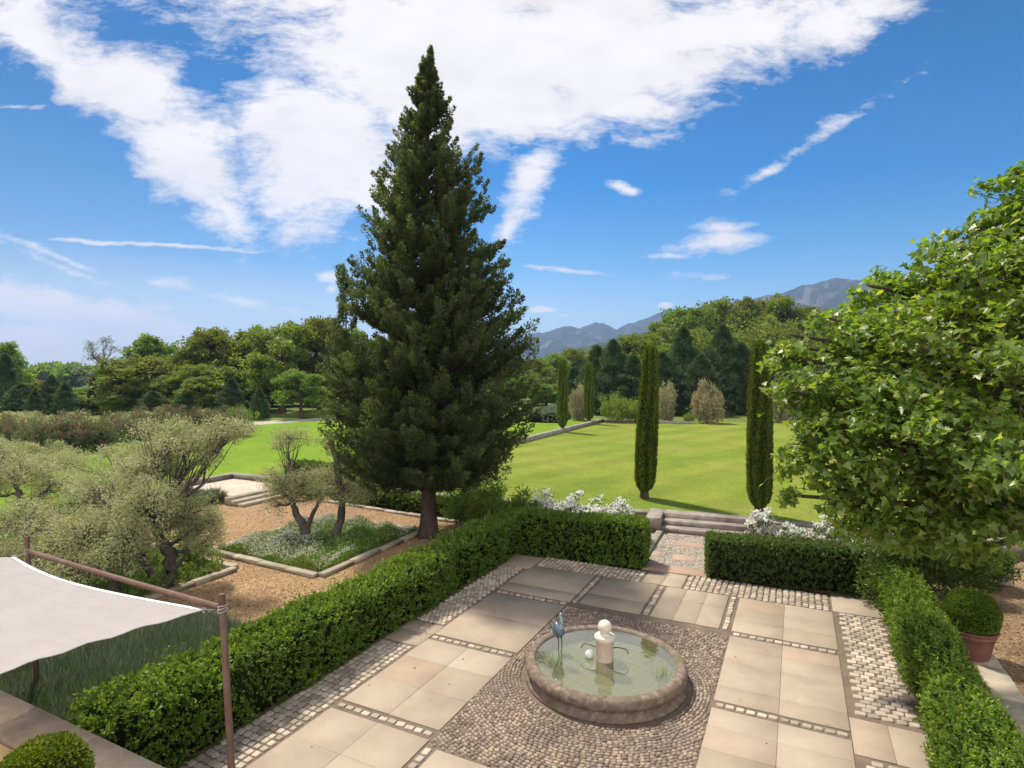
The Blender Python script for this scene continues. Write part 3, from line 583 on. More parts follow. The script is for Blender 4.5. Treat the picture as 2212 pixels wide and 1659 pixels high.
s = NT('pond_water'); gl = s.n('ShaderNodeBsdfGlossy'); gl.inputs['Roughness'].default_value = .02
nz = s.noise(s.geo(), 9, 3, .5); bp = s.n('ShaderNodeBump'); bp.inputs['Strength'].default_value = .05; bp.inputs['Distance'].default_value = .02; s.l(nz, bp.inputs['Height']); s.l(bp.outputs[0], gl.inputs['Normal'])
tr = s.n('ShaderNodeBsdfTransparent'); tr.inputs[0].default_value = (.8, .82, .62, 1); df = s.n('ShaderNodeBsdfDiffuse'); df.inputs[0].default_value = (.22, .225, .12, 1)
m1 = s.n('ShaderNodeMixShader'); m1.inputs[0].default_value = .36; s.l(tr.outputs[0], m1.inputs[1]); s.l(df.outputs[0], m1.inputs[2])
fr = s.n('ShaderNodeFresnel'); fr.inputs[0].default_value = 1.5; s.l(bp.outputs[0], fr.inputs['Normal']); m2 = s.n('ShaderNodeMixShader'); s.l(s.math('MULTIPLY', fr.outputs[0], 2.4, True), m2.inputs[0]); s.l(m1.outputs[0], m2.inputs[1]); s.l(gl.outputs[0], m2.inputs[2]); M['water'] = s.done(m2.outputs[0])
mb = MB(); mb.lathe([(1.152, .305), (0.0001, .305)], (fx, fy, 0), 64); tag(mb.build('water', M['water'], None, (fx, fy, .335)), kind='structure')
mb = MB(); mb.lathe([(.145, .1), (.145, .62), (.15, .63)], (fx, fy, 0), 32); mb.build('pillar', M['pinkcol'], fo, fo.location, smooth=True)
mb = MB(); mb.lathe([(.15, .63), (.168, .66), (.172, .70), (.15, .715), (.10, .72), (.075, .74), (.075, .76)], (fx, fy, 0), 32); mb.build('pillar_cap', M['white'], fo, fo.location, smooth=True)
mb = MB(); mb.ball((fx, fy, .845), .115, n=28, m=18); mb.build('stone_ball', M['white'], fo, fo.location, smooth=True)
rt = np.array([CA, SA, 0]); fw = np.array([-SA, CA, 0]); fc = np.array([fx, fy, 0])
for sgn, k in ((-1, .06), (1, -.04)):
    mb = MB(); b0 = fc + rt * sgn * .13 + np.array([0, 0, .50])
    mb.tube([b0, b0 + rt * sgn * .10 + fw * k + [0, 0, .02], b0 + rt * sgn * .19 + fw * k * 2 + [0, 0, .015], b0 + rt * sgn * .235 + fw * k * 2 + [0, 0, -.02], b0 + rt * sgn * .24 + fw * k * 2 + [0, 0, -.065]], .0085, 8); mb.build('water_spout', M['pipe'], fo, fo.location, smooth=True)
bc = gnd(1273, 1413, .36); mb = MB(); mb.ball((bc.x, bc.y, .36), .072, n=20, m=14); tag(mb.build('floating_ball', M['ballw'], None, (bc.x, bc.y, .34), smooth=True), 'small pale grey ball floating in the pool, left of the fountain pillar', 'ball')
# heron statue in the pool
hp = gnd(1209, 1404, .335); h = empty('heron_statue', (hp.x, hp.y, .13), 'blue grey metal heron statue standing on thin legs in the pool, its neck raised', 'statue')
def hv(a, f, z): return np.array([hp.x, hp.y, 0]) + rt * a + fw * f + np.array([0, 0, z])
mb = MB(); mb.tube([hv(-.055, .05, .80), hv(-.05, .03, .775), hv(-.03, 0, .73), hv(0, -.02, .68), hv(.015, -.02, .63), hv(.01, 0, .585), hv(0, .02, .55)], [.012, .045, .075, .085, .07, .04, .008], 14); mb.build('body', M['heron'], h, h.location, smooth=True)
for sg in (-1, 1):
    mb = MB(); mb.tube([hv(-.07 + sg * .03, .03, .79), hv(-.045 + sg * .062, 0, .73), hv(-.02 + sg * .07, -.02, .65), hv(-.01 + sg * .04, .03, .55), hv(-.01 + sg * .02, .07, .50)], [.01, .03, .032, .02, .004], 8); mb.build('wing', M['heron'], h, h.location, smooth=True)
mb = MB(); mb.tube([hv(-.0, -.03, .70), hv(.03, -.06, .76), hv(.035, -.05, .83), hv(.02, -.03, .90), hv(.012, -.03, .955)], [.045, .034, .026, .02, .017], 10); mb.build('neck', M['heron2'], h, h.location, smooth=True)
mb = MB(); mb.ball(hv(.014, -.035, .965), (.022, .03, .022), n=12, m=8); mb.build('head', M['heron2'], h, h.location, smooth=True)
mb = MB(); mb.tube([hv(.016, -.055, .965), hv(.035, -.10, .972), hv(.055, -.15, .975)], [.010, .006, .001], 6); mb.build('beak', M['dark'], h, h.location, smooth=True)
mb = MB(); mb.tube([hv(.008, .0, .985), hv(0, .04, .99), hv(-.01, .08, .975)], [.006, .004, .001], 5); mb.build('crest', M['heron'], h, h.location)
for a, f in ((-.02, .02), (.03, -.03)):
    mb = MB(); mb.tube([hv(a, f, .62), hv(a + .004, f, .42), hv(a - .004, f, .13)], [.011, .007, .006], 6)
    for q in (-.5, 0, .5): mb.tube([hv(a, f, .125), hv(a + .05 * math.sin(q), f - .05 * math.cos(q), .125)], [.005, .002], 5)
    mb.build('leg', M['pipe'], h, h.location)
# pool weed
def tuft(name, c, z0, n, ln, spread, m, label, cat, w=.006, group=None):
    P = np.array([c[0], c[1], z0]) + np.c_[rng.normal(0, spread, (n, 2)), np.zeros(n)]; Dd = np.c_[rng.normal(0, .45, (n, 2)), np.ones(n)]
    mb = MB(); mb.leaves(P, Dd, ln, w); return tag(mb.build(name, m, None, (c[0], c[1], z0)), label, cat, group)
p = gnd(1430, 1450, .335); tuft('pond_plant', (p.x, p.y), .12, 60, .30, .07, M['cover'], 'thin green water plant at the right edge of the fountain pool', 'plant', .012)
p = gnd(1195, 1420, .335); tuft('pond_plant', (p.x, p.y), .12, 40, .32, .05, M['cover'], 'small green water plant beside the legs of the heron statue', 'plant', .02)

# ------------------------------------------------------------------ shade sail on its posts
def cam3(xd, yd, Y):      # a real 3-D point at distance Y ahead
    v = pos(xd, Y, zat(yd, Y)); return np.array(v)
pa = cam3(477, 1316, 6.2); pz = cam3(476, 1285, 6.2); pbase = pa + (pa - pz) / (pa[2] - pz[2]) * 0
qa = cam3(57, 1192, 9.0); qz = cam3(54, 1160, 9.0)
pfoot = np.array(pos(503, 6.1, 0.0)); qfoot = np.array(pos(75, 8.9, 0.0))
fr_ = empty('sail_frame', tuple(pfoot), 'brown wooden posts with a long sloping beam, carrying one side of the white shade sail', 'frame')
for top, foot, tie in ((pz, pfoot, pa), (qz, qfoot, qa)):
    mb = MB(); d = (top - foot); mb.tube([foot, foot + d * .5, foot + d * .955, foot + d * .957, foot + d * .967, foot + d * .97, foot + d], [.038, .037, .036, .028, .028, .036, .033], 12); mb.build('post', M['wood'], fr_, fr_.location)
mb = MB(); dv = pa - qa; mb.tube([qa - dv * .005, qa + dv * .33 + [0, 0, -.01], qa + dv * .66 + [0, 0, -.01], pa - dv * .012], .034, 10); mb.build('beam', M['wood'], fr_, fr_.location)
A = cam3(440, 1319, 6.35); B = cam3(28, 1205, 9.0); Cc = cam3(-700, 1190, 7.6); Dd_ = cam3(-420, 1612, 4.6)
N_ = 30; U = np.linspace(0, 1, N_)
def edge(p, q, sag, ctr): # scalloped edge pulled towards the middle
    e = p[None] * (1 - U[:, None]) + q[None] * U[:, None]; return e + (ctr - e) * (sag * 4 * U * (1 - U))[:, None]
ctr = (A + B + Cc + Dd_) / 4; eAB = edge(A, B, .16, ctr); eDC = edge(Dd_, Cc, .12, ctr); eAD = edge(A, Dd_, .05, ctr); eBC = edge(B, Cc, .12, ctr)
S = np.zeros((N_, N_, 3))
for i, u in enumerate(U):
    for j, v in enumerate(U):
        S[i, j] = (1 - v) * eAB[i] + v * eDC[i] + (1 - u) * eAD[j] + u * eBC[j] - ((1-u)*(1-v)*A + u*(1-v)*B + (1-u)*v*Dd_ + u*v*Cc)
        S[i, j, 2] += -.25 * 16 * u * (1 - u) * v * (1 - v) * .35 + .012 * math.sin(u * 23 + v * 9) * (16 * u * (1 - u) * v * (1 - v)) + (.012) * math.sin(v * 41 - u * 13) * min(1, 9 * v * (1 - v))
i = np.arange(N_ - 1)[:, None] * N_; j = np.arange(N_ - 1)[None, :]; F = np.stack([i + j, i + j + 1, i + N_ + j + 1, i + N_ + j], -1).reshape(-1, 4)
sa = empty('shade_sail', tuple(A), 'off white canvas shade sail stretched over the terrace wall, tied to the brown posts', 'shade sail')
mb = MB(); Vt = S.reshape(-1, 3); mb.add(Vt, F); mb.add(Vt - [0, 0, .004], F[:, ::-1]); mb.build('canvas', M['cloth'], sa, sa.location, smooth=True)
mb = MB(); mb.tube(list(S[:, 0]), .006, 6); mb.tube(list(S[0, :]), .006, 6); mb.build('hem', M['cloth'], sa, sa.location)
mb = MB(); q0 = S[:, 0] + [0, 0, .004]; q1 = S[:, 0] * .62 + S[:, 1] * .38 + [0, 0, .004]; q2 = S[-1 - np.arange(N_) * 0, :] 
V2 = np.concatenate([q0, q1]); ii = np.arange(N_ - 1); mb.add(V2, np.stack([ii, ii + 1, ii + 1 + N_, ii + N_], 1)); mb.build('hem', M['hem'], sa, sa.location)

def rope(p, q, wrap, r):
    mb = MB(); p = np.array(p); q = np.array(q); mb.tube([p, (p + q) / 2 + [0, 0, -.01], q], .006, 6)
    for k in range(3):
        th = np.linspace(0, 2 * math.pi, 13); z0 = (k - 1) * .022; mb.tube([wrap + np.array([math.cos(t) * r, math.sin(t) * r, z0 + .015 * math.sin(t + k)]) for t in th], .0055, 5)
    for k in range(7): mb.ball(p + rng.normal(0, .018, 3), .012, n=6, m=5)
    mb.build('rope', M['rope'], sa, sa.location)
rope(A, pa + [0, 0, -.0], pa, .048); rope(B, qa, qa, .048)

# ------------------------------------------------------------------ box balls in pots
def boxball(name, c, z0, pr, ph, br, label, m, leafm, bowl=1.0):
    o = empty(name, (c[0], c[1], z0), label, 'potted plant'); mb = MB()
    mb.lathe([(0.001, 0), (pr * .62, 0), (pr * .66, ph * .04), (pr * .80, ph * .5), (pr * .9, ph * .78), (pr * .94, ph * .80), (pr * .95, ph * .86), (pr * .90, ph * .88), (pr * .96, ph * .93), (pr * 1.04, ph * .96), (pr * 1.04, ph), (pr * .93, ph), (pr * .9, ph * .9), (0.001, ph * .9)], (c[0], c[1], z0), 40, jit=.002); mb.build('pot', m, o, o.location, smooth=True)
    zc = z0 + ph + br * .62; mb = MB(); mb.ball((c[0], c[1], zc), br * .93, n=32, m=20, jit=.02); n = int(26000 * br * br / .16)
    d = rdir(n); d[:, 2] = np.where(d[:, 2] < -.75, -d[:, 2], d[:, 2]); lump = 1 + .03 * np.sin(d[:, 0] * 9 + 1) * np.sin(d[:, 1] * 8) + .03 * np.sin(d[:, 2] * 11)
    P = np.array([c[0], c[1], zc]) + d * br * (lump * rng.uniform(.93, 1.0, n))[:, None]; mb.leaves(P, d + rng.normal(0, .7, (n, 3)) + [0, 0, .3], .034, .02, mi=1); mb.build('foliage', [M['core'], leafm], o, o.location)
pp_ = gnd(2098, 1420, 0); boxball('potted_box_ball', (pp_.x, pp_.y), -.02, .38, .56, .405, 'clipped dark green box ball in a large terracotta pot behind the right hedge', M['terra'], M['box'])
pl = pos(82, 4.9, .52); M['boxlit'] = leaf_mat('lime_box_leaf', [(0, (.05, .085, .01)), (.5, (.11, .16, .015)), (1, (.24, .26, .03))], .4, (1.5, 1.5, .4), .4, .5)
boxball('potted_box_ball', (pl.x, pl.y), .52, .31, .80, .345, 'clipped yellow green box ball in a pale pot in front of the ochre terrace wall', M['sandpot'], M['boxlit'])

# ------------------------------------------------------------------ hedges
def hedge(name, p, q, w, h, label, m, n_per=1500, lf=(.05, .028), seed=1, rough=.05, z0=0, cat='hedge', shag=.0):
    """p -> q is the hedge's centre line; leafy shell over an inner mass of twigs, sprigs standing out of the top"""
    gg = np.random.default_rng(seed); p = np.array(p[:2], float); q = np.array(q[:2], float); ln = np.linalg.norm(q - p); u = (q - p) / ln; v = np.array([-u[1], u[0]])
    o = empty(name, (*p, z0), label, cat)
    def surf(n):
        A = np.array([ln * h, ln * h, ln * w, w * h, w * h]); k = gg.choice(5, n, p=A / A.sum()); s = gg.uniform(0, 1, n); t = gg.uniform(0, 1, n)
        L_ = np.where(k <= 2, s * ln, np.where(k == 3, 0, ln)); Wv = np.select([k == 0, k == 1, k == 2], [-w / 2, w / 2, (t - .5) * w], (s - .5) * w); Z = np.where(k == 2, h, t * h)
        Z = np.where((k >= 3), t * h, Z); N = np.zeros((n, 3)); N[k == 0] = (0, -1, 0); N[k == 1] = (0, 1, 0); N[k == 2] = (0, 0, 1); N[k == 3] = (-1, 0, 0); N[k == 4] = (1, 0, 0)
        # round the top edges and make the faces undulate
        e = np.clip((Z - (h - .12)) / .12, 0, 1) * (k != 2); Wv = Wv * (1 - .07 / w * e * 2); 
        und = rough * (np.sin(L_ * 2.1 + seed) + np.sin(L_ * 5.3 + Z * 4 + Wv * 6 + seed * 2) * .6 + np.sin(L_ * 11 + Z * 9 + Wv * 13) * .35)
        P = np.stack([L_, Wv, Z], 1) + N * und[:, None]; P[:, 2] -= (k == 2) * np.clip(np.abs(Wv) / (w / 2) - .7, 0, 1) * .15
        return P, N
    def tow(P): return np.stack([p[0] + P[:, 0] * u[0] + P[:, 1] * v[0], p[1] + P[:, 0] * u[1] + P[:, 1] * v[1], z0 + P[:, 2]], 1)
    area = ln * h * 2 + ln * w + 2 * w * h; ns = int(area * n_per / 9)
    P, N = surf(ns); ax = N * .8 + rdir(ns, gg) * .6 + [0, 0, .55]; ax /= np.linalg.norm(ax, axis=1)[:, None]; L1 = gg.uniform(.05, .12, ns) * (1 + shag * gg.uniform(0, 1.5, ns))
    mb = MB(); d = .05
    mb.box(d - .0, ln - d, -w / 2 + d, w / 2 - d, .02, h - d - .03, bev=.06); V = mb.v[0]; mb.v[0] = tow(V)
    K = 9; t = np.tile((np.arange(K) + .3) / K, ns); PP = np.repeat(P - ax * .05, K, 0) + np.repeat(ax, K, 0) * (t * np.repeat(L1, K))[:, None]
    lat = rdir(ns * K, gg); Dv = lat + np.repeat(ax, K, 0) * .7; tt = np.clip(np.repeat(gg.uniform(0, .75, ns), K) + t * .28 + gg.normal(0, .08, ns * K), 0, 1)
    PW = tow(PP); D2 = np.stack([Dv[:, 0] * u[0] + Dv[:, 1] * v[0], Dv[:, 0] * u[1] + Dv[:, 1] * v[1], Dv[:, 2]], 1); mb.leaves(PW, D2, lf[0], lf[1], tt, 1, gg)
    # taller sprigs on the top
    nt_ = int(ln * w * 22 * (1 + shag * 3)); s = gg.uniform(0, ln, nt_); wv2 = gg.uniform(-.45, .45, nt_) * w; hl = gg.uniform(.06, .16 + .25 * shag, nt_) * (.6 + .6 * (np.sin(s * 1.7 + seed) > .1)); K = 14
    t = np.tile((np.arange(K) + .3) / K, nt_); base = np.stack([s, wv2, np.full(nt_, h - .03)], 1); ax = np.c_[gg.normal(0, .22, (nt_, 2)), np.ones(nt_)]
    PP = np.repeat(base, K, 0) + np.repeat(ax, K, 0) * (t * np.repeat(hl, K))[:, None]; Dv = rdir(nt_ * K, gg) * .9 + [0, 0, .5]; mb.leaves(tow(PP), np.stack([Dv[:, 0], Dv[:, 1], Dv[:, 2]], 1), lf[0], lf[1], np.clip(gg.uniform(.4, 1, nt_ * K), 0, 1), 1, gg)
    mb.build('foliage', [M['core'], m], o, o.location); return o
hedge('box_hedge', (-7.52, 4.0), (-7.52, 15.6), .92, .96, 'long leafy box hedge along the left side of the terrace', M['box'], 2600, (.055, .03), 1, .05, shag=.5)
hedge('box_hedge', (-7.0, 15.02), (-3.58, 15.36), .82, 1.13, 'clipped box hedge at the back of the terrace, left of the pebble path', M['box'], 2700, (.056, .032), 2, .03, shag=.2)
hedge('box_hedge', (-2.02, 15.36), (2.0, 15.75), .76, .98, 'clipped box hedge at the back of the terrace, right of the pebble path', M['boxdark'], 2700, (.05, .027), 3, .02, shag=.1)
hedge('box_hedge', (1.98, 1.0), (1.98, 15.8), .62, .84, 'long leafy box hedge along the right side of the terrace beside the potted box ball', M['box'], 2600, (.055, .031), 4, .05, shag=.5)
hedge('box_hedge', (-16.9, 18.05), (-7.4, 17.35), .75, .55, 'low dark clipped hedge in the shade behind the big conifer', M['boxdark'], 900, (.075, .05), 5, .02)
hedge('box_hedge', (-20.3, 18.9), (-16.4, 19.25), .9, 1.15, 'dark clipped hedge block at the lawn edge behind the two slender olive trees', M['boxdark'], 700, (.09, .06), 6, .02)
p = gnd(1405, 1170, 0)
hedge('box_hedge', (-4.6, 17.0), (-3.95, 17.05), .7, .5, 'small low box hedge by the steps at the end of the larger rose bed', M['box'], 1700, (.05, .03), 7, .03)
# ------------------------------------------------------------------ the big conifer
def conifer():
    gg = np.random.default_rng(11); base = gnd(925, 1158, 0); bx, by = base.x, base.y; Yc = -bx * -SA * 0 + (bx * -SA + by * CA); px = Yc / FPX
    R_ = np.array([CA, SA, 0]); Fw = np.array([-SA, CA, 0]); B0 = np.array([bx, by, 0])
    # silhouette: picture height, reach to the left and right, read off the photograph and turned into metres
    prof = [(108, 0, 3), (130, 7, 8), (160, 12, 16), (200, 36, 24), (235, 30, 50), (265, 55, 50), (300, 62, 78), (345, 92, 112), (400, 108, 122), (430, 112, 140), (470, 130, 145), (510, 158, 150), (560, 160, 176), (605, 180, 205), (660, 190, 198), (700, 206, 214), (760, 222, 218), (820, 232, 228), (870, 236, 240), (930, 225, 236), (980, 190, 205), (1020, 165, 150), (1050, 135, 110), (1075, 60, 40)]
    prof = [(y, max(0, l - (22 if y > 560 else 4)), r + (16 if y > 560 else 0)) for y, l, r in prof]; zs = np.array([zat(p[0], Yc) for p in prof])[::-1]; Ls = np.array([p[1] * px * .93 for p in prof])[::-1]; Rs = np.array([p[2] * px * .93 for p in prof])[::-1]
    ztop = zs[-1]; mb = MB(); zz = np.linspace(0, ztop - .1, 16)
    mb.tube([B0 + [0.03 * math.sin(z), 0.03 * math.cos(z * 2), z] for z in zz], [max(.02, .235 * (1 - z / ztop) ** .8 + (.09 if z < .3 else 0)) for z in zz], 12)
    for a in range(7):
        t = a * .9; mb.tube([B0 + [.15 * math.cos(t), .15 * math.sin(t), .5], B0 + [.26 * math.cos(t), .26 * math.sin(t), .1], B0 + [.4 * math.cos(t), .4 * math.sin(t), -.05]], [.09, .08, .04], 6)
    lf = MB(); nb = 0; zcur = 1.75
    P_, A_, T_ = [], [], []
    def reach(z, th):
        c = math.cos(th); rl, rr = np.interp(z, zs, Ls), np.interp(z, zs, Rs); side = rr if c > 0 else rl; mid = (rl + rr) / 2
        return side * abs(c) + mid * (1 - abs(c))
    z = 1.72
    while z < ztop - .5:
        f = (z - 1.7) / (ztop - 1.7); n = 8 if f < .75 else 6
        for k in range(n):
            th = gg.uniform(0, 2 * math.pi); zt = z + gg.uniform(-.12, .12); rise = .35 + .35 * f
            Rm = reach(min(zt + .25, ztop), th); Rm *= gg.choice([1.0, .80, .93, 1.07]) * gg.uniform(.88, 1.04)
            if Rm < .08: continue
            dirh = R_ * math.cos(th) + Fw * math.sin(th); zb = zt - Rm * rise * .7
            zb = max(zb, 1.45 + .5 * min(Rm, 2) * 0 + gg.uniform(0, .3)); tip = B0 + dirh * Rm + np.array([0, 0, zt])
            root = B0 + np.array([0, 0, max(zb, .9)]); mid = (root + tip) / 2 + [0, 0, -.08 * Rm]
            mb.tube([root, mid, tip - (tip - root) * .08], [.045 * (1 - f) + .012, .025, .008], 5, cap=False)
            m = max(3, int(Rm * 2.7)); 
            for s_ in np.linspace(.30, 1.0, m) if Rm > .9 else (.35, .7, 1.0):
                q = (1 - s_) ** 2 * root + 2 * s_ * (1 - s_) * mid + s_ ** 2 * tip
                side = np.cross(dirh, [0, 0, 1]); wv = (1.05 - s_) * Rm * .38
                for w in range(2 if s_ < .95 else 1):
                    P_.append(q + side * gg.uniform(-wv, wv) + [0, 0, gg.uniform(-.12, .12)]); d_ = dirh * (.55 + .3 * s_) + side * gg.uniform(-.6, .6) + np.array([0, 0, .75 + .5 * f]); A_.append(d_ / np.linalg.norm(d_)); T_.append(gg.uniform(0, .7))
        z += .155 + .05 * f
    # leader and the second leader low on the left
    for zz_ in np.linspace(ztop - 1.9, ztop - .1, 26):
        th = gg.uniform(0, 6.28); dirh = R_ * math.cos(th) + Fw * math.sin(th); r_ = reach(zz_, th); P_.append(B0 + dirh * r_ * gg.uniform(.1, .8) + [0, 0, zz_ - .15]); d_ = dirh * .5 + np.array([0, 0, 1.0]); A_.append(d_ / np.linalg.norm(d_)); T_.append(gg.uniform(.1, .8))
    sb = np.array(pos(748, Yc, 0)); zt2 = zat(588, Yc)
    mb.tube([B0 + [0, 0, 3.6], (B0 + sb) / 2 + [0, 0, 4.4], sb + [0, 0, 5.6], sb + [0, 0, zt2 - .2]], [.08, .06, .04, .01], 6)
    for zz_ in np.linspace(5.0, zt2 - .15, 46):
        th = gg.uniform(0, 6.28); dirh = R_ * math.cos(th) + Fw * math.sin(th); r_ = .5 * ((zt2 - zz_) / (zt2 - 5.0)) ** .8; P_.append(sb + dirh * r_ * gg.uniform(.3, 1) + [0, 0, zz_ - .1]); d_ = dirh * .5 + np.array([0, 0, 1.0]); A_.append(d_ / np.linalg.norm(d_)); T_.append(gg.uniform(.1, .8))
    P_ = np.array(P_); A_ = np.array(A_); T_ = np.array(T_); n = len(P_); print('conifer plumes', n)
    # each plume: a feathery spray with smaller side sprays
    hgt = (P_[:, 2] - 1.5) / (ztop - 1.5); Lp = gg.uniform(.34, .8, n) * (1 - .5 * np.clip(hgt, 0, 1)) * np.where(hgt > .86, .72, 1); Wp = Lp * gg.uniform(.16, .28, n); K = 112
    t = gg.uniform(0, 1, (n, K)); rad = rdir(n * K, gg).reshape(n, K, 3); sh = (np.sin(np.pi * np.clip(t * .9 + .1, 0, 1)) ** .7)
    lump = 1 + .35 * np.sin(t * 19 + np.arange(n)[:, None])
    Q = P_[:, None] + A_[:, None] * (t * Lp[:, None])[..., None] + rad * (sh * lump * Wp[:, None] * gg.uniform(.25, 1, (n, K)))[..., None]
    Dd = A_[:, None] * 1.1 + rad * .9
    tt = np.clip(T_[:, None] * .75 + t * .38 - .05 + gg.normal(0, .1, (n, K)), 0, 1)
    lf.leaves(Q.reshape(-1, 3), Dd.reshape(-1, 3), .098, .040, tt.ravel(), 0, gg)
    o = empty('conifer_tree', (bx, by, 0), 'tall dark pyramidal conifer towering above everything, with a small second tip low on its left', 'tree')
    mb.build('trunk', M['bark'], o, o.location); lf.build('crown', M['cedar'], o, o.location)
conifer()

# ------------------------------------------------------------------ generic leafy tree: trunk, limbs to lobes, leaf clumps through the lobes
def leafy(name, base, trunk, lobes, label, cat, leafm, barkm, seed, nl=85, cr=.30, lsz=(.075, .024), tr0=.13, group=None, droop=-.1, shell=.55, flower=None, origin=None, lean=None, side=8, stems=None, hollow=.35, bname='trunk', gap=0.0):
    gg = np.random.default_rng(seed); B0 = np.array(base, float); o = empty(name, tuple(B0) if origin is None else origin, label, cat, group)
    wb = MB(); lf = MB(); trunk = [B0 + np.array(p, float) for p in trunk]; rs = np.linspace(tr0, tr0 * .6, len(trunk)); rs[0] = tr0 * 1.35
    # gnarly resampled trunk
    def curve(pts, k, jit):
        pts = np.array(pts); n = len(pts); u = np.linspace(0, n - 1, k); out = np.stack([np.interp(u, np.arange(n), pts[:, i]) for i in range(3)], 1)
        if k > 2: out[1:-1] += gg.normal(0, jit, (k - 2, 3))
        return out
    tc_ = curve(trunk, len(trunk) * 3, tr0 * .12); wb.tube(tc_, np.interp(np.linspace(0, 1, len(tc_)), np.linspace(0, 1, len(rs)), rs) * gg.uniform(.92, 1.1, len(tc_)), side)
    for st_ in (stems or []):
        s2 = curve([B0 + np.array(p, float) for p in st_[0]], 8, st_[1] * .15); wb.tube(s2, np.linspace(st_[1], st_[1] * .5, 8), 7)
    top = tc_[-1]; CP, CR, CT = [], [], []
    for (cx, cy, cz, rx, ry, rz, nc) in lobes:
        c = B0 + np.array([cx, cy, cz]); nodes = tc_[len(tc_) // 2:]; s0 = nodes[np.argmin(np.linalg.norm(nodes - c, axis=1) + np.abs(nodes[:, 2] - (c[2] - rz)) * .5)]
        limb = curve([s0, s0 * .45 + c * .55 + [0, 0, -.12 * np.linalg.norm(c - s0)], c], 7, .03 * np.linalg.norm(c - s0)); wb.tube(limb, np.linspace(tr0 * (.32 if hollow > 1 else .5), tr0 * .12, 7), 6)
        dd = rdir(nc, gg); rr = gg.uniform(shell, 1.0, nc) ** .6 * (np.where(gg.uniform(size=nc) < .22, 1.32, 1) if hollow > 1 and cr < .28 else 1)
        if hollow: dd[:, 2] = np.where(dd[:, 2] < -hollow, -dd[:, 2], dd[:, 2])
        P = c + dd * rr[:, None] * [rx, ry, rz]
        for q in P:
            k = gg.integers(2, 7); sp0 = limb[k]; wb.tube([sp0, (sp0 + q) / 2 + gg.normal(0, .05 * rx, 3), q], [tr0 * .11, tr0 * .07, tr0 * .03], 4, cap=False)
            CP.append(q); CR.append(cr * gg.uniform(.6, 1.25)); CT.append(gg.uniform(0, .6))
    CP = np.array(CP); CR = np.array(CR); n = len(CP); K = nl; d = rdir(n * K, gg).reshape(n, K, 3); rr = gg.uniform(.05, 1, (n, K)) ** .5 * np.where(gg.uniform(size=(n, K)) < .12, 1.5, 1)
    Q = CP[:, None] + d * (rr * CR[:, None])[..., None] * [1, 1, .72]
    Dd = d * .8 + rdir(n * K, gg).reshape(n, K, 3) * .7 + np.array([0, 0, droop])
    tt = np.clip(np.array(CT)[:, None] + gg.uniform(0, .4, (n, K)), 0, 1)
    lf.leaves(Q.reshape(-1, 3), Dd.reshape(-1, 3), lsz[0], lsz[1], tt.ravel(), 0, gg)
    if trunk: wb.build(bname, barkm, o, o.location)
    lf.build('crown', leafm, o, o.location)
    if flower:
        fm, nf, fs, fl_n = flower; fb_ = MB(); idx = gg.integers(0, n, nf); dd = rdir(nf, gg); dd[:, 2] = np.abs(dd[:, 2]); dd[:, 1] = np.where(gg.uniform(size=nf) < .6, -np.abs(dd[:, 1]), dd[:, 1]); F0 = CP[idx] + dd * CR[idx][:, None] * .95 * [1, 1, .8]
        Kf = fl_n; P = np.repeat(F0, Kf, 0) + gg.normal(0, fs * .28, (nf * Kf, 3)); fb_.leaves(P - 0, rdir(nf * Kf, gg) + [0, -.2, .5], fs * .8, fs * .75, np.repeat(gg.uniform(0, 1, nf), Kf), 0, gg); fb_.build('blossom', fm, o, o.location)
    return o
# camera-aligned offsets in metres -> terrace axes, for reading tree shapes off the picture
def cl(dx, dy, z): a, b = xy2ab(dx, dy); return (a, b, z)
def lobe(dx, dy, z, rx, ry, rz, n): a, b = xy2ab(dx, dy); return (a, b, z, rx, ry, rz, n)
def olive(xd, yd, trunk, lobes, label, seed, tr0=.15, z=0, **k):
    b = gnd(xd, yd, z); Y = b.x * -SA + b.y * CA; m = Y / FPX
    def P(x, y, dy=0): return (x - xd) * m, dy, zat(y, Y + dy) - z if True else 0
    T_ = [cl(*P(*p)) for p in trunk]; L_ = []
    for x, y, dy, rx, ry, rz, n in lobes:
        X, D_, Z = P(x, y, dy); L_.append(lobe((x - xd) * (Y + dy) / FPX + (xd - 1106) * dy / FPX, dy, Z, rx * m, ry, rz * m, int(n * 1.45)))
    return leafy('olive_tree', (b.x, b.y, z), T_, L_, label, 'tree', M['olive'], M['obark'], seed, tr0=tr0, shell=.15, hollow=1.01, **k)
OL = 'gnarled olive trees in the gravel garden'
olive(352, 1268, [(352, 1268), (372, 1235), (366, 1195), (345, 1165), (335, 1130)],
      [(335, 1010, .3, 75, .9, 50, 46), (300, 1090, 0, 70, 1.0, 45, 40), (410, 1110, .3, 55, .8, 40, 28), (425, 950, .6, 58, .8, 32, 36), (500, 925, .6, 42, .6, 22, 20), (250, 1150, -.3, 66, .9, 45, 34), (445, 1170, .3, 40, .7, 30, 12), (360, 930, .8, 50, .7, 35, 26), (210, 1060, .4, 55, .8, 45, 24), (455, 985, .4, 22, .4, 30, 10), (330, 1080, -.8, 60, .6, 45, 34), (445, 1130, .5, 40, .6, 30, 18)],
      'biggest olive tree, its crooked dark trunk twisting above the brown sail beam', 21, .17, nl=95, cr=.24, lsz=(.07, .024), group=OL, stems=[([cl(0, 0, 0), cl(-.35, .1, .35), cl(-.55, 0, .8), cl(-.9, 0, 1.3)], .12), ([cl(.1, 0, .2), cl(.5, 0, .7), cl(.75, .2, 1.3)], .06)])
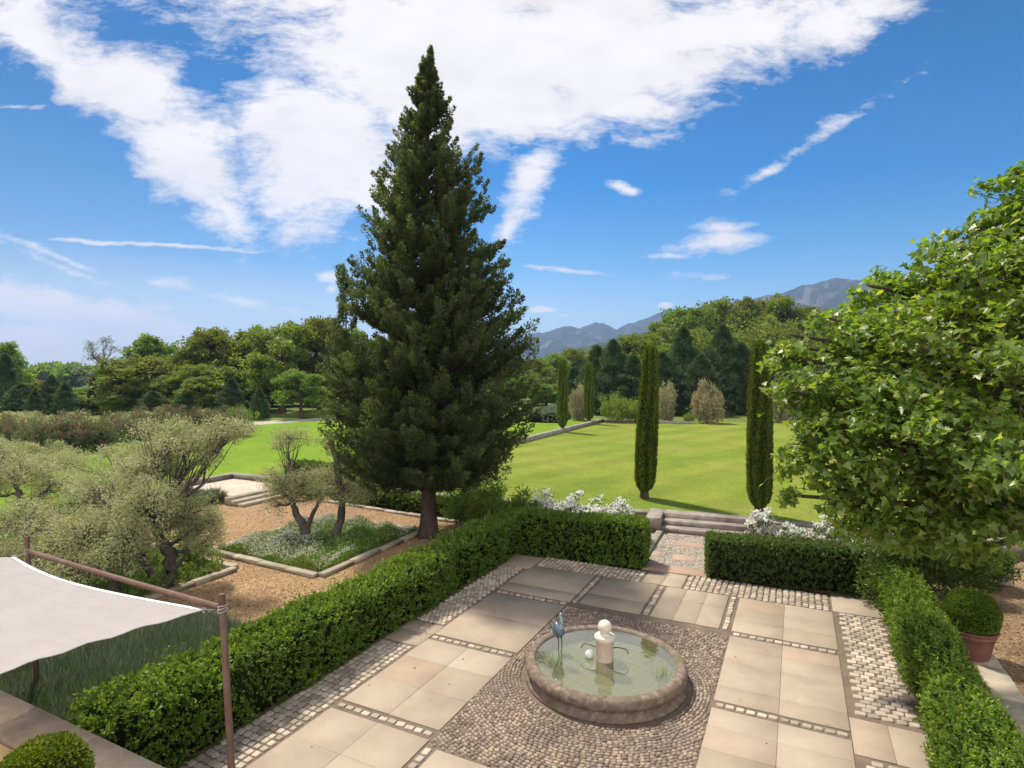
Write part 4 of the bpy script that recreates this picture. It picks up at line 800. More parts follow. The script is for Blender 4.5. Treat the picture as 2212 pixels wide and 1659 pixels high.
olive(245, 1296, [(245, 1296), (243, 1255), (238, 1215)], [(180, 1140, 0, 90, .9, 46, 40), (255, 1195, -.3, 80, .7, 42, 36), (100, 1180, .2, 70, .8, 40, 30), (60, 1120, .4, 60, .8, 40, 26), (150, 1225, -.7, 75, .7, 36, 26), (30, 1210, -.5, 60, .7, 36, 24), (290, 1150, -.5, 40, .5, 30, 12)],
      'low spreading olive tree with short straight trunk directly behind the sail beam', 22, .13, nl=95, cr=.24, lsz=(.07, .024), group=OL)
olive(62, 1190, [(62, 1190), (58, 1130), (48, 1085), (40, 1060)], [(40, 1020, 0, 75, .9, 40, 40), (-30, 1040, .2, 60, .8, 40, 26), (110, 1050, .3, 55, .8, 36, 22), (20, 1130, -.5, 40, .6, 30, 16), (70, 1100, .6, 60, .8, 36, 24), (-20, 980, .4, 60, .7, 26, 20)],
      'leftmost olive tree with a tall dark bare trunk beside the far sail post', 23, .13, nl=95, cr=.26, group=OL)
olive(104, 1046, [(104, 1046), (102, 1022), (96, 1005)], [(100, 990, 0, 30, .6, 14, 14), (75, 992, .1, 22, .5, 12, 8), (125, 985, .1, 26, .5, 14, 10)],
      'small far olive tree with a thick forked stump at the left lawn edge', 24, .17, nl=80, cr=.30, z=.4, group=OL)
olive(243, 1110, [(243, 1110), (238, 1085), (246, 1055), (258, 1030)], [(225, 1040, 0, 60, .8, 40, 30), (150, 1000, .3, 50, .7, 26, 22), (300, 1020, .4, 50, .7, 30, 22), (280, 1070, 0, 45, .7, 35, 20), (180, 1070, .2, 50, .7, 35, 20), (230, 985, .3, 36, .6, 20, 12)],
      'thin olive tree with a curved leaning stem, between the leftmost and the biggest olive', 25, .08, nl=80, cr=.24, group=OL)
olive(663, 1165, [(663, 1165), (655, 1135), (640, 1108), (632, 1088)], [(655, 1050, 0, 48, .8, 34, 34), (605, 1035, .1, 44, .7, 34, 26), (625, 948, .3, 40, .6, 22, 20), (690, 1065, 0, 36, .6, 26, 16), (600, 1090, -.3, 30, .5, 20, 8)],
      'left one of the two slender olives on the island bed, forked above the white flowers', 26, .14, nl=85, cr=.23, lsz=(.07, .024), group=OL, stems=[([cl(0, 0, .35), cl(.25, 0, .95), cl(.5, 0, 1.35)], .08)])
olive(722, 1157, [(722, 1157), (738, 1120), (742, 1085), (733, 1040), (726, 985), (712, 955)], [(745, 1050, .2, 46, .8, 36, 34), (712, 960, .2, 20, .4, 16, 7), (775, 1065, -.2, 34, .6, 22, 16), (700, 1030, .3, 30, .5, 30, 14), (755, 1000, .4, 30, .5, 24, 12)],
      'right one of the two slender island bed olives, leaning towards the conifer', 27, .13, nl=85, cr=.22, lsz=(.07, .024), group=OL)

# ------------------------------------------------------------------ clipped cypresses on the lawn
def cypress(name, base, H, r, label, seed, n=22000, ls=(.09, .03), rt=.55, lean=(0, 0), trunkh=.25):
    gg = np.random.default_rng(seed); o = empty(name, base, label, 'tree', 'clipped cypress columns on the lawn'); mb = MB(); wb = MB()
    wb.tube([(0, 0, -.02), (0, 0, trunkh + .3)], [.12 * r / .25, .08 * r / .25], 8); wb.build('trunk', M['bark'], o)
    pr = [(0, .40), (.03, .72), (.08, .92), (.2, 1.0), (.45, .98), (.7, .86), (.88, .70), (.95, .60), (.985, .46), (1, .05)]; hz = np.array([p[0] for p in pr]); hr = np.array([p[1] for p in pr])
    th = gg.uniform(0, 6.283, n); f = gg.uniform(0, 1, n); rib = 1 + .05 * np.sin(th * 7 + 1.5 * np.sin(f * 6)) + .03 * np.sin(th * 13 + f * 9) + .02 * np.sin(f * 40 + th * 3)
    R = np.interp(f, hz, hr) * r * rib * gg.uniform(.93, 1.03, n); Z = trunkh + f * (H - trunkh); lx, ly = lean
    P = np.stack([R * np.cos(th) + lx * f, R * np.sin(th) + ly * f, Z], 1); Dd = np.stack([np.cos(th) * .35, np.sin(th) * .35, np.full(n, 1.0)], 1) + gg.normal(0, .28, (n, 3))
    tint = np.clip(.45 + .35 * np.sin(th * 7 + 1.5 * np.sin(f * 6)) + gg.normal(0, .2, n), 0, 1)
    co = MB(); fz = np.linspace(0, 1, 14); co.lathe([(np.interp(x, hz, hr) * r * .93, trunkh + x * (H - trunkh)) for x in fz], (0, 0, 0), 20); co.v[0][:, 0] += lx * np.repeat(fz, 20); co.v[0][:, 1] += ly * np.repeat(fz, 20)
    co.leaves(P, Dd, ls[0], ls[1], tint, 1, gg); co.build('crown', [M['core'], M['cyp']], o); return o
def cyp_at(xd, yb, yt, wd, lab, seed, **k):
    b = gnd(xd, yb, LZ); Y = b.x * -SA + b.y * CA; cypress('cypress_tree', tuple(b), zat(yt, Y) - LZ, wd / 2 * Y / FPX, lab, seed, **k)
cyp_at(1392, 1076, 748, 43, 'clipped cypress column right behind the larger white rose bed, left of the steps', 31, lean=(.20, .1))
cyp_at(1640, 1113, 738, 49, 'clipped cypress column standing right of the steps, close to the big leafy tree', 32)
cyp_at(1215, 933, 778, 19, 'small distant clipped cypress beside the kerb wall, nearer of the pair', 33, n=9000, ls=(.2, .07), trunkh=.4)
cyp_at(1272, 915.5, 786, 19, 'small distant clipped cypress at the bend of the kerb wall, farther of the pair', 34, n=9000, ls=(.2, .07), trunkh=.4)

# ------------------------------------------------------------------ plane tree with hand-shaped leaves
def planetree():
    gg = np.random.default_rng(41); Yt = 10.4; b = pos(2420, Yt, 0); B0 = np.array(b)
    o = empty('plane_tree', tuple(b), 'huge leafy tree with big bright green lobed leaves filling the right edge', 'tree')
    R_ = np.array([CA, SA, 0]); Fw = np.array([-SA, CA, 0])
    # leaf outline, five lobes, slightly folded along the middle
    ol = np.array([(0, 0, 0), (.22, -.06, .02), (.50, .02, .05), (.30, .14, .03), (.52, .42, .07), (.25, .40, .03), (.20, .60, .03), (0, 1.0, .0), (-.20, .60, .03), (-.25, .40, .03), (-.52, .42, .07), (-.30, .14, .03), (-.50, .02, .05), (-.22, -.06, .02)]); ol[:, 1] -= .0; ol[:, 2] *= 1.6
    nv = len(ol); ctr_i = None
    V0 = np.vstack([ol, [(0, .3, -.03)]]); F0 = np.array([(i, (i + 1) % nv, nv) for i in range(nv)])
    # crown lobes measured as (picture x, picture y, distance, radius in m)
    lob = [(2120, 610, 10.0, 1.05), (2200, 540, 10.6, .95), (2250, 700, 9.6, 1.5), (2040, 665, 10.2, .95), (1930, 680, 10.6, .9), (1850, 740, 10.6, .85), (1760, 755, 10.6, .62), (1720, 725, 10.6, .38), (2000, 780, 9.6, 1.25), (2140, 820, 8.8, 1.4),
           (1850, 850, 10.0, 1.0), (1780, 880, 10.2, .62), (1900, 960, 9.6, 1.05), (1800, 985, 10.0, .68), (2060, 980, 8.9, 1.2), (2180, 930, 8.4, 1.1), (1960, 1070, 9.6, .85), (1850, 1060, 10.0, .60), (2080, 1090, 9.0, .75), (2020, 1130, 9.2, .42), (2100, 1165, 9.2, .32),
           (1930, 640, 11.5, .55), (2010, 590, 11.4, .55), (2150, 500, 11.2, .62), (2090, 535, 11.3, .45), (2240, 500, 11.0, .8), (2300, 560, 10.0, 1.2), (2350, 850, 9.0, 1.6), (2330, 520, 12, 1.4), (2230, 1020, 7.9, .5), (2290, 1060, 8.2, .7), (2200, 455, 10.9, .55), (2255, 430, 11.0, .6), (2165, 470, 10.8, .35), (1990, 870, 11.5, 1.5), (2150, 700, 12.0, 1.7), (2380, 700, 12, 2.0), (2230, 1110, 8.6, .35), (1960, 1150, 9.4, .35), (2150, 1130, 8.8, .45), (2100, 1040, 9.4, .8), (1735, 1000, 10.1, .38), (1790, 1055, 10.0, .42), (1850, 1125, 9.8, .36), (1725, 850, 10.3, .42), (1880, 618, 10.8, .42), (1960, 580, 10.9, .46), (2040, 528, 10.9, .5), (2110, 488, 10.9, .46), (2180, 425, 11.0, .5), (2245, 385, 11.0, .5), (1800, 690, 10.7, .42), (2290, 470, 10.8, .9), (2105, 1190, 9.2, .3), (1690, 770, 10.6, .3), (1800, 930, 10.0, .6), (1700, 1070, 10.2, .2), (1745, 930, 10.3, .3), (1880, 1110, 9.9, .4)]
    wb = MB(); wb.tube([B0, B0 + [0, 0, 1.5], B0 + R_ * -.1 + [0, 0, 3.0], B0 + R_ * -.3 + [0, 0, 4.5], B0 + R_ * -.4 + [0, 0, 7]], [.38, .3, .27, .22, .1], 14)
    PP, NN = [], []; top = B0 + R_ * -.2 + np.array([0, 0, 3.2])
    for x, y, Y, r in lob:
        c = np.array(pos(x, Y, zat(y, Y))); s0 = B0 + R_ * -.25 + np.array([0, 0, np.clip(c[2] - 1.2, 2.2, 6)]); m = s0 * .4 + c * .6 + [0, 0, .1]; wb.tube([s0, m, c, c + (c - m) * .05], [.10, .06, .03, .015], 6)
        n = int(800 * r ** 2.05 * (1.12 if r < .7 else 1)) + 14; ncl = max(5, int(13 * r ** 2)); cdir = rdir(ncl, gg); crr = gg.uniform(.5, 1.02, ncl) * r; ci = gg.integers(0, ncl, n); d = cdir[ci]; P = c + d * crr[ci][:, None] * [1, 1, .88] + gg.normal(0, 1, (n, 3)) * [.2, .2, .12] * min(1, r + .2)
        P[:, 2] -= .35 * np.hypot(P[:, 0] - (c + d * crr[ci][:, None])[:, 0], P[:, 1] - (c + d * crr[ci][:, None])[:, 1]) ** 1.0
        PP.append(P); Nn = d * .45 + np.array([0, 0, .75]) + sx * 0 + gg.normal(0, .6, (n, 3)); NN.append(Nn)
        for q in P[:: 9]: wb.tube([q + (c - q) * .3 + gg.normal(0, .06, 3), q], [.009, .004], 4, cap=False)
    P = np.concatenate(PP); N = np.concatenate(NN); N /= np.linalg.norm(N, axis=1)[:, None]; n = len(P); print('plane leaves', n)
    down = rdir(n, gg) + [0, 0, -.8] ; Yx = down - N * np.sum(down * N, 1)[:, None]; Yx /= np.linalg.norm(Yx, axis=1)[:, None]; Xx = np.cross(Yx, N)
    s_ = gg.uniform(.075, .165, n)[:, None, None]; curl = gg.uniform(-.5, 2.2, n)[:, None, None]
    V = P[:, None] + s_ * (V0[None, :, 0:1] * Xx[:, None] + V0[None, :, 1:2] * Yx[:, None] + curl * V0[None, :, 2:3] * N[:, None] - .12 * (V0[None, :, 1:2] ** 2) * N[:, None])
    F = (F0[None] + (np.arange(n) * (nv + 1))[:, None, None]).reshape(-1, 3); tint = np.repeat(np.clip(gg.beta(1.6, 2.6, n) + (gg.uniform(size=n) < .05) * .5, 0, 1), nv)
    lf = MB(); lf.add(V.reshape(-1, 3), F, tint); lf.build('crown', M['plane'], o, o.location, smooth=False); wb.build('trunk', M['bark'], o, o.location)
planetree()

# ------------------------------------------------------------------ roses, shrubs, beds
def bush(name, c, r, h, label, cat, leafm, seed, nl=70, nc=40, lsz=(.07, .04), flower=None, group=None, cr=None, z=0, stem=.02):
    c = tuple(c[:2]) + (z,)
    return leafy(name, c, [(0, 0, 0), (0, 0, h * .3)], [(0, 0, h * .5, r * .85, r * .85, h * .5, nc)], label, cat, leafm, M['bark'], seed, nl=nl, cr=cr or r * .30, lsz=lsz, tr0=stem, flower=flower, shell=.2, hollow=1.01, group=group, droop=.3, bname='stem')
RB = [(-7.3, 17.3, .62, 1.2, 'leftmost white rose bush of the larger bed, nearest the shaded shrubs'), (-6.45, 17.45, .55, 1.15, 'second white rose bush of the larger bed from the shaded shrubs'), (-5.65, 17.3, .55, 1.1, 'third white rose bush of the larger bed, counted from the shaded shrubs'), (-4.95, 17.6, .55, 1.22, 'white rose bush at the right end of the larger bed, touching the stone steps'), (-6.2, 16.6, .4, .95, 'low white rose bush peeping over the middle of the back left hedge')]
for i, (a, b, r, h, lab) in enumerate(RB): bush('rose_bush', (a, b), r, h, lab, 'rose bush', M['rose'], 50 + i, 60, 46, (.06, .04), (M['petal'], int(170 * r / .5), .095, 8), 'white roses in the larger bed left of the steps')
RB2 = [(-.95, 18.2, .42, 1.05, 'white rose bush immediately right of the stone steps'), (-.1, 17.8, .40, .95, 'low white rose bush between the steps and the trunk of the right cypress'), (.75, 17.9, .45, 1.0, 'white rose bush in front of the foot of the right cypress'), (1.6, 18.0, .5, 1.15, 'white rose bush just left of the overhanging tree leaves'), (2.35, 17.7, .45, 1.05, 'rightmost white rose bush, half under the big leafy tree')]
for i, (a, b, r, h, lab) in enumerate(RB2): bush('rose_bush', (a, b), r, h, lab, 'rose bush', M['rose'], 60 + i, 55, 34, (.06, .04), (M['petal'], int(150 * r / .45), .095, 8), 'white roses in the bed right of the steps')
# shaded shrubs behind the corner of the left hedge and under the conifer
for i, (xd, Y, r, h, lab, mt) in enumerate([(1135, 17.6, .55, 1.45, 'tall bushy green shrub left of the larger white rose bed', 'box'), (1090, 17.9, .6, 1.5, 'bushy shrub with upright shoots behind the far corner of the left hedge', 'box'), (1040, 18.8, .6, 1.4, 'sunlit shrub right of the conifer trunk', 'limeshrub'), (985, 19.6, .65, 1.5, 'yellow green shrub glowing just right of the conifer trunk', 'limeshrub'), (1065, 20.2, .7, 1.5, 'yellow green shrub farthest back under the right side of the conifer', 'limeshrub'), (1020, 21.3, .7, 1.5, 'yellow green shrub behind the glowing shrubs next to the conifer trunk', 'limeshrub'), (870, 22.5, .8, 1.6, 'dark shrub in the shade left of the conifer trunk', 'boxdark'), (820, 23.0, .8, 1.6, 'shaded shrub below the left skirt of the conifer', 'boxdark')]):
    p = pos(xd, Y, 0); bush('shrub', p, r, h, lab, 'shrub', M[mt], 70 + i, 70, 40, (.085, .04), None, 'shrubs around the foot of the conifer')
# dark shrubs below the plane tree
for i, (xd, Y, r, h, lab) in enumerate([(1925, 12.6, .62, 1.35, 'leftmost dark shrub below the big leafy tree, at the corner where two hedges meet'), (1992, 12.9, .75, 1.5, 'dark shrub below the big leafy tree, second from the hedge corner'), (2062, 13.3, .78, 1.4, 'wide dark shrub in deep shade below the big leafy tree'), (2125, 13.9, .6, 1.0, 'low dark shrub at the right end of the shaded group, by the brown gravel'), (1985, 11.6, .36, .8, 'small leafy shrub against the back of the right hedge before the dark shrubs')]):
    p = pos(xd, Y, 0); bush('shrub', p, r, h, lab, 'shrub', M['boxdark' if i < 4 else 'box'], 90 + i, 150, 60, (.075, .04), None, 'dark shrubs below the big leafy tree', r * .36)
def scatter(name, poly, n, ln, wd, m, label, cat, z=0, up=1.0, seed=1, kind='stuff', clump=None, h=None, fl=None, spr=.5):
    """ground cover over a convex quad given by its corners"""
    gg = np.random.default_rng(seed); q = np.array(poly, float); u, v = gg.uniform(size=(2, n)); X = ((1-u)*(1-v))[:, None]*q[0] + (u*(1-v))[:, None]*q[1] + (u*v)[:, None]*q[2] + ((1-u)*v)[:, None]*q[3]
    hh = (.55 + .28 * np.sin(X[:, 0] * 2.3 + seed) * np.sin(X[:, 1] * 1.9) + .25 * np.sin(X[:, 0] * 5.1 + X[:, 1] * 3.7)) * (h or 0)
    P = np.c_[X, z + gg.uniform(0, 1, n) * np.clip(hh, 0.02, None)]; mb = MB(); Dd = rdir(n, gg) * spr + [0, 0, up]; mb.leaves(P, Dd, ln, wd, None, 0, gg)
    ms = [m]
    if fl:
        k = gg.choice(n, fl[1], replace=False); k = k[np.sin(X[k, 0] * 1.3 + 1) + np.sin(X[k, 1] * 1.7 + .5) + gg.normal(0, .7, len(k)) > -.3]; P2 = np.c_[X[k], z + np.clip(hh[k], .05, None) + .04]; P2 = np.repeat(P2, 3, 0) + gg.normal(0, .012, (len(k) * 3, 3)); mb.leaves(P2, rdir(len(P2), gg) + [0, 0, .5], fl[2], fl[2] * .8, None, 1, gg); ms.append(fl[0])
    o = mb.build(name, ms, None, (q[:, 0].mean(), q[:, 1].mean(), z)); return tag(o, label, cat, None, kind)
scatter('ground_cover', [(-14.85, 11.05), (-10.85, 10.95), (-10.85, 15.2), (-14.85, 15.25)], 52000, .075, .03, M['cover'], 'green ground cover with tiny pale flowers filling the island bed under the two slender olives', 'ground cover', h=.34, seed=3, spr=1.0, fl=(M['palepetal'], 5200, .032))
scatter('ground_cover', [(-22, 4.2), (-13.15, 4.2), (-13.15, 10.1), (-22, 10.2)], 80000, .10, .04, M['cover'], 'tangled green undergrowth below the biggest olive trees', 'ground cover', h=.55, seed=5, spr=1.0)
scatter('lavender', [(-12.7, 3.9), (-8.1, 3.9), (-8.1, 7.9), (-11.6, 7.6)], 46000, .30, .012, M['lav'], 'soft grey green lavender between the sail posts, behind the near end of the left hedge', 'lavender', h=.16, seed=7, spr=.42)
scatter('lavender', [(-23.6, 12.2), (-20.6, 12.6), (-20.3, 15.6), (-23.6, 15.6)], 15000, .38, .03, M['lav'], 'dense green lavender mound beside the low steps of the sand patch', 'lavender', h=.3, seed=8, spr=.5)
for i, (xd, yd, r, h, lab) in enumerate([(300, 1240, .7, .9, 'bright green shrub at the foot of the biggest olive, left of its trunk'), (420, 1230, .55, .8, 'bright green shrub right of the biggest olive trunk, over the stone edging'), (200, 1250, .7, .9, 'green shrub under the low spreading olive'), (120, 1260, .7, .9, 'green shrub left of the low spreading olive, above the sail edge'), (390, 1180, .6, 1.0, 'yellow green shrub behind the biggest olive trunk')]):
    p = gnd(xd, yd, 0); bush('shrub', p, r, h, lab, 'shrub', M['cover' if i % 2 else 'limeshrub'], 110 + i, 80, 40, (.07, .03), None, 'shrubs in the olive bed')
# litter and fine gravel stones
def pebblescatter(name, poly, n, s0, m, seed, label):
    gg = np.random.default_rng(seed); q = np.array(poly, float); u, v = gg.uniform(size=(2, n)); X = ((1-u)*(1-v))[:, None]*q[0] + (u*(1-v))[:, None]*q[1] + (u*v)[:, None]*q[2] + ((1-u)*v)[:, None]*q[3]
    mb = MB(); P = np.c_[X, np.full(n, -.012)]; Dd = rdir(n, gg) * [1, 1, .15]; mb.leaves(P, Dd, s0, s0 * .5, None, 0, gg); tag(mb.build(name, m, None, (q[0][0], q[0][1], 0)), label, 'leaf litter', None, 'stuff')
pebblescatter('fallen_leaves', [(-15, 7.6), (-8, 7.6), (-8, 17), (-19, 17.2)], 5000, .045, M['olflower'] if False else M['obark'], 5, 'small fallen leaves and twigs on the orange gravel')
pebblescatter('fallen_leaves', [(2.4, 5), (9, 5), (9, 18), (2.4, 14)], 3500, .05, M['obark'], 6, 'fallen leaves on the brown gravel at the right')
s = NT('lichen_stone'); 
def rock(c, r, lab, i):
    mb = MB(); mb.ball((c[0], c[1], r * .35), (r, r * .8, r * .55), n=9, m=7, jit=.10); tag(mb.build('garden_rock', M['greystone'], None, (c[0], c[1], 0)), lab, 'rock')
pebblescatter('fallen_leaves', [(-6.9, 4), (1.5, 4), (1.5, 14.8), (-6.9, 14.4)], 110, .045, M['gravel'], 9, 'a few small dry leaves blown over the terrace paving')
for v_ in bpy.data.objects['fallen_leaves.002'].data.vertices: v_.co.z += .034
rk = gnd(2160, 1262); rock((rk.x, rk.y), .26, 'flat grey rock at the edge of the dark shrubs on the brown gravel', 0); rock((-13.35, 9.3), .13, 'small round stone beside the bed edging in front of the biggest olive', 1)

# ------------------------------------------------------------------ oleander and olive rows, far shrubs
def protos(specs):
    out = {}
    for k, f in specs.items(): out[k] = f
    return out
def proto_bush(name, leafm, seed, nl, nc, lsz, flower=None, cat='shrub'):
    return bush(name, (0, 0), 1.0, 1.0, None, None, leafm, seed, nl, nc, lsz, flower, None, .26, 0, .05)
used = {}
def place(proto, key, loc, sxy, sz, label, cat, group, rz):
    if key not in used: o = proto; used[key] = 1
    else: o = copy_tree(proto)
    o.location = loc; o.scale = (sxy, sxy, sz); o.rotation_euler = (0, 0, rz); tag(o, label, cat, group); return o
gP = np.random.default_rng(77)
ole = [proto_bush('oleander_bush', M['oleander'], 120 + i, 85, 62, (.10, .035), (M['olflower'], 380 if i < 2 else 160, .06, 5)) for i in range(3)]
far_ol = [proto_bush('olive_bush', M['olive'], 130 + i, 85, 64, (.10, .04)) for i in range(2)]
OX = [(-25, 33, 1.9), (22, 34, 1.85), (68, 33.5, 1.8), (112, 34, 1.95), (158, 34.5, 2.05), (205, 35, 1.75), (250, 39, 1.8), (292, 41, 1.95), (335, 42, 2.0), (380, 42.5, 2.0), (425, 43, 1.95), (470, 43, 2.0), (515, 44, 1.7), (15, 39, 1.7), (232, 36, 1.3)]
OLAB = ['partly cut off by the left edge of the picture', 'first fully visible from the left, above the leftmost olive tree', 'second from the left, in front of pale olive bushes', 'third from the left, dotted with red', 'with the reddest top, fourth of the near row', 'at the right end of the near row', 'leftmost of the farther row', 'second of the farther row, with pinkish top', 'third of the farther row, flowering red', 'fourth of the farther row, behind the biggest olive', 'fifth of the farther row, behind the crown of the biggest olive', 'sixth of the farther row, almost hidden by olive leaves', 'last of the farther row, next to the open lawn', 'peeping between the first two near ones', 'low and green, below the farther row']
for i, (xd, Y, h) in enumerate(OX):
    p = pos(xd, Y, LZ); k = (0, 1, 2)[i % 3] if i not in (4, 8) else 0
    place(ole[k], ('o', k), p, h * .66, h, 'oleander bush ' + OLAB[i], 'oleander', 'oleander bushes in rows on the left', gP.uniform(0, 6))
OY = [(-20, 46), (32, 47), (75, 46), (118, 48), (160, 47), (203, 48), (250, 49), (300, 49), (345, 50), (395, 50), (440, 51), (488, 52)]
YLAB = ['cut off by the left edge', 'above the first near oleander', 'above the second near oleander', 'left of the narrow dark spire', 'just left below the narrow dark spire', 'directly below the narrow dark spire', 'right of the narrow dark spire', 'below the yellowish oak', 'right below the yellowish oak', 'below the gap in the treeline', 'behind the top of the biggest olive', 'at the right end of the back row']
for i, (xd, Y) in enumerate(OY):
    p = pos(xd, Y, LZ); H_ = (zat(893 - gP.uniform(-4, 10), Y) - LZ); place(far_ol[i % 2], ('f', i % 2), p, H_ * 1.0 * gP.uniform(.85, 1.15), H_ * .9, 'rounded grey green olive bush ' + YLAB[i], 'olive bush', 'rounded olive bushes behind the oleanders', gP.uniform(0, 6))
for i, (xd, Y, h, lab) in enumerate([(-18, 29, 1.5, 'at the left edge, directly behind the leftmost olive tree'), (48, 28, 1.35, 'between the leftmost olive tree and the near oleanders'), (118, 28.5, 1.2, 'just right of the small olive with the forked stump'), (292, 27, 1.5, 'behind the left shoulder of the biggest olive tree'), (345, 29, 1.4, 'on the lawn behind the middle of the biggest olive tree')]):
    p = pos(xd, Y, LZ); place(far_ol[i % 2], ('f', i % 2), p, h * .8, h, 'grey green shrub ' + lab, 'shrub', 'grey green shrubs behind the near olive trees', gP.uniform(0, 6))
tan = [proto_bush('lawn_shrub', M['tanshrub'], 140 + i, 130, 70, (.10, .05)) for i in range(2)] + [proto_bush('lawn_shrub', M['limeshrub'], 143, 90, 60, (.10, .04))]
for i, (xd, yb, yt, w, k, lab) in enumerate([(1335, 912, 858, 75, 2, 'wide yellow green shrub at the far lawn edge, left of the nearer left cypress'), (1372, 914, 868, 50, 2, 'low yellow green shrub touching the back of the left cypress column'), (1437, 912, 838, 46, 0, 'tan coloured shrub right of the left cypress column at the far lawn edge'), (1528, 914, 832, 66, 1, 'tallest tan shrub at the far lawn edge, midway between the two near cypresses'), (1690, 912, 830, 62, 0, 'tan shrub between the right cypress column and the big leafy tree'), (1250, 908, 842, 44, 0, 'brownish shrub between the two small distant cypresses'), (1488, 915, 893, 26, 2, 'small low shrub between two tan shrubs at the far lawn edge')]):
    b = gnd(xd, yb, LZ); Y = b.x * -SA + b.y * CA; place(tan[k], ('t', k), b, w / 2 * Y / FPX * 1.05, (yb - yt) * Y / FPX * 1.05, lab, 'shrub', 'shrubs along the far edge of the lawn', gP.uniform(0, 6))
b = gnd(520, 930, LZ); place(tan[2], ('t', 2), b, 1.2, 1.9, 'round green shrub alone on the left lawn near the gravel road', 'shrub', None, 1.0)
# lavender rows on the far lawn beyond the kerb wall
p0 = gnd(1172, 913, LZ); p1 = gnd(1225, 892, LZ)
hedge('clipped_row', (p0.x, p0.y), (p1.x, p1.y), 3.0, .8, 'low green planted row on the distant lawn just left of the far cypress pair', M['lav'], 40, (.4, .15), 8, .1, LZ)

# ------------------------------------------------------------------ background trees
def crown_proto(name, leafm, seed, H, lobes, nl, cr, lsz, tr0, trunkh, shell=.35, droop=0.0, multi=False, hollow=.5):
    return leafy(name, (0, 0, 0), [(0, 0, 0), (.1, 0, trunkh * .5), (0, .1, trunkh), (0, 0, H * .6)], lobes, None, None, leafm, M['bark'], seed, nl=nl, cr=cr, lsz=lsz, tr0=tr0, shell=shell, droop=droop, side=7, hollow=hollow)
def rl(seed, n, R, H, z0, r0, r1, nc, flat=.8):
    gg = np.random.default_rng(seed); out = []
    for i in range(n):
        t = (i + .5) / n; z = z0 + (H - z0) * t; env = math.sin(math.pi * min(1, max(0, .15 + .8 * t))) ** .6; a = i * 2.4 + gg.uniform(-.4, .4); r = gg.uniform(r0, r1); q = R * env * gg.uniform(.35, .8); out.append((q * math.cos(a), q * math.sin(a), z - r * .5, r, r, r * flat, nc))
    return out
BP = {'a': crown_proto('broadleaf_tree', M['broad'], 201, 10, rl(1, 15, 4.0, 10, 2.5, 1.5, 2.3, 24, 1.0), 75, .62, (.34, .22), .28, 2.2),
      'b': crown_proto('broadleaf_tree', M['broad'], 202, 10, rl(2, 17, 3.1, 10, 2.0, 1.3, 2.0, 20, 1.0), 75, .58, (.32, .2), .26, 2.0),
      'c': crown_proto('broadleaf_tree', M['broad'], 203, 10, rl(3, 13, 4.8, 10, 3.2, 1.2, 1.9, 18, .6), 60, .6, (.34, .2), .30, 2.8)}
BP['s'] = crown_proto('silver_tree', M['grey'], 204, 10, rl(4, 12, 4.0, 10, 2.5, 1.0, 1.6, 12), 30, .55, (.22, .12), .25, 2.5)
def pine_proto(seed, m, H=10, R=4.2, ncl=560, K=44):
    gg = np.random.default_rng(seed); o = empty('evergreen_tree', (0, 0, 0)); wb = MB(); wb.tube([(0, 0, 0), (0, 0, H * .5), (0, 0, H * .97)], [.22, .14, .03], 7)
    t = gg.uniform(0, 1, ncl) ** 1.2; z = .6 + t * (H - .8); th = gg.uniform(0, 6.283, ncl); env = R * (1 - t ** 1.7) ** .75 * gg.uniform(.45, 1.0, ncl) * (1 + .22 * np.sin(z * 3.1 + th * 2 + seed) + .12 * np.sin(th * 3 + seed)); P = np.stack([env * np.cos(th), env * np.sin(th), z - env * .12], 1)
    for q in P[::6]: wb.tube([(0, 0, q[2] - .2), q], [.04, .015], 4, cap=False)
    d = rdir(ncl * K, gg).reshape(ncl, K, 3); Q = P[:, None] + d * [.55, .55, .28] * gg.uniform(.3, 1, (ncl, K, 1)); Dd = d + np.stack([np.cos(th), np.sin(th), np.full(ncl, .1)], 1)[:, None] * .8; lf = MB(); tt = np.clip(gg.uniform(0, .6, ncl)[:, None] + gg.uniform(0, .4, (ncl, K)), 0, 1); lf.leaves(Q.reshape(-1, 3), Dd.reshape(-1, 3), .30, .12, tt.ravel(), 0, gg)
    wb.build('trunk', M['bark'], o); lf.build('crown', m, o); return o
BP['p'] = pine_proto(210, M['pine']); BP['q'] = pine_proto(211, M['pine'], R=5.0, ncl=620); BP['n'] = pine_proto(212, M['pine'], R=1.5, ncl=260)
def ext(o):
    v = np.empty(3 * len(o.data.vertices), np.float32); o.data.vertices.foreach_get('co', v); v = v.reshape(-1, 3); return np.percentile(np.hypot(v[:, 0], v[:, 1]), 97), np.percentile(v[:, 2], 99.7)
EX = {k: ext([c for c in o.children if c.name.startswith('crown')][0]) for k, o in BP.items()}; HGT = {k: e[1] for k, e in EX.items()}
CATN = {'a': 'tree', 'b': 'tree', 'c': 'tree', 's': 'tree', 'p': 'conifer', 'q': 'conifer', 'n': 'conifer'}
WID = {k: e[0] for k, e in EX.items()}
def btree(k, xd, Y, ytop, w, label, group, zb=LZ):
    """k kind, xd picture x, Y distance, ytop picture height of its top, w width in picture pixels"""
    w = w * (1.3 if group == G3 else 1.0); p = pos(xd, Y, zb); H_ = max(2.0, zat(ytop, Y) - zb); sx_ = w / 2 * Y / FPX / WID[k]; place(BP[k], ('b', k), p, sx_, H_ / HGT[k], label, CATN[k], group, gP.uniform(0, 6.28))
G3 = ''
G1 = 'trees of the left treeline'
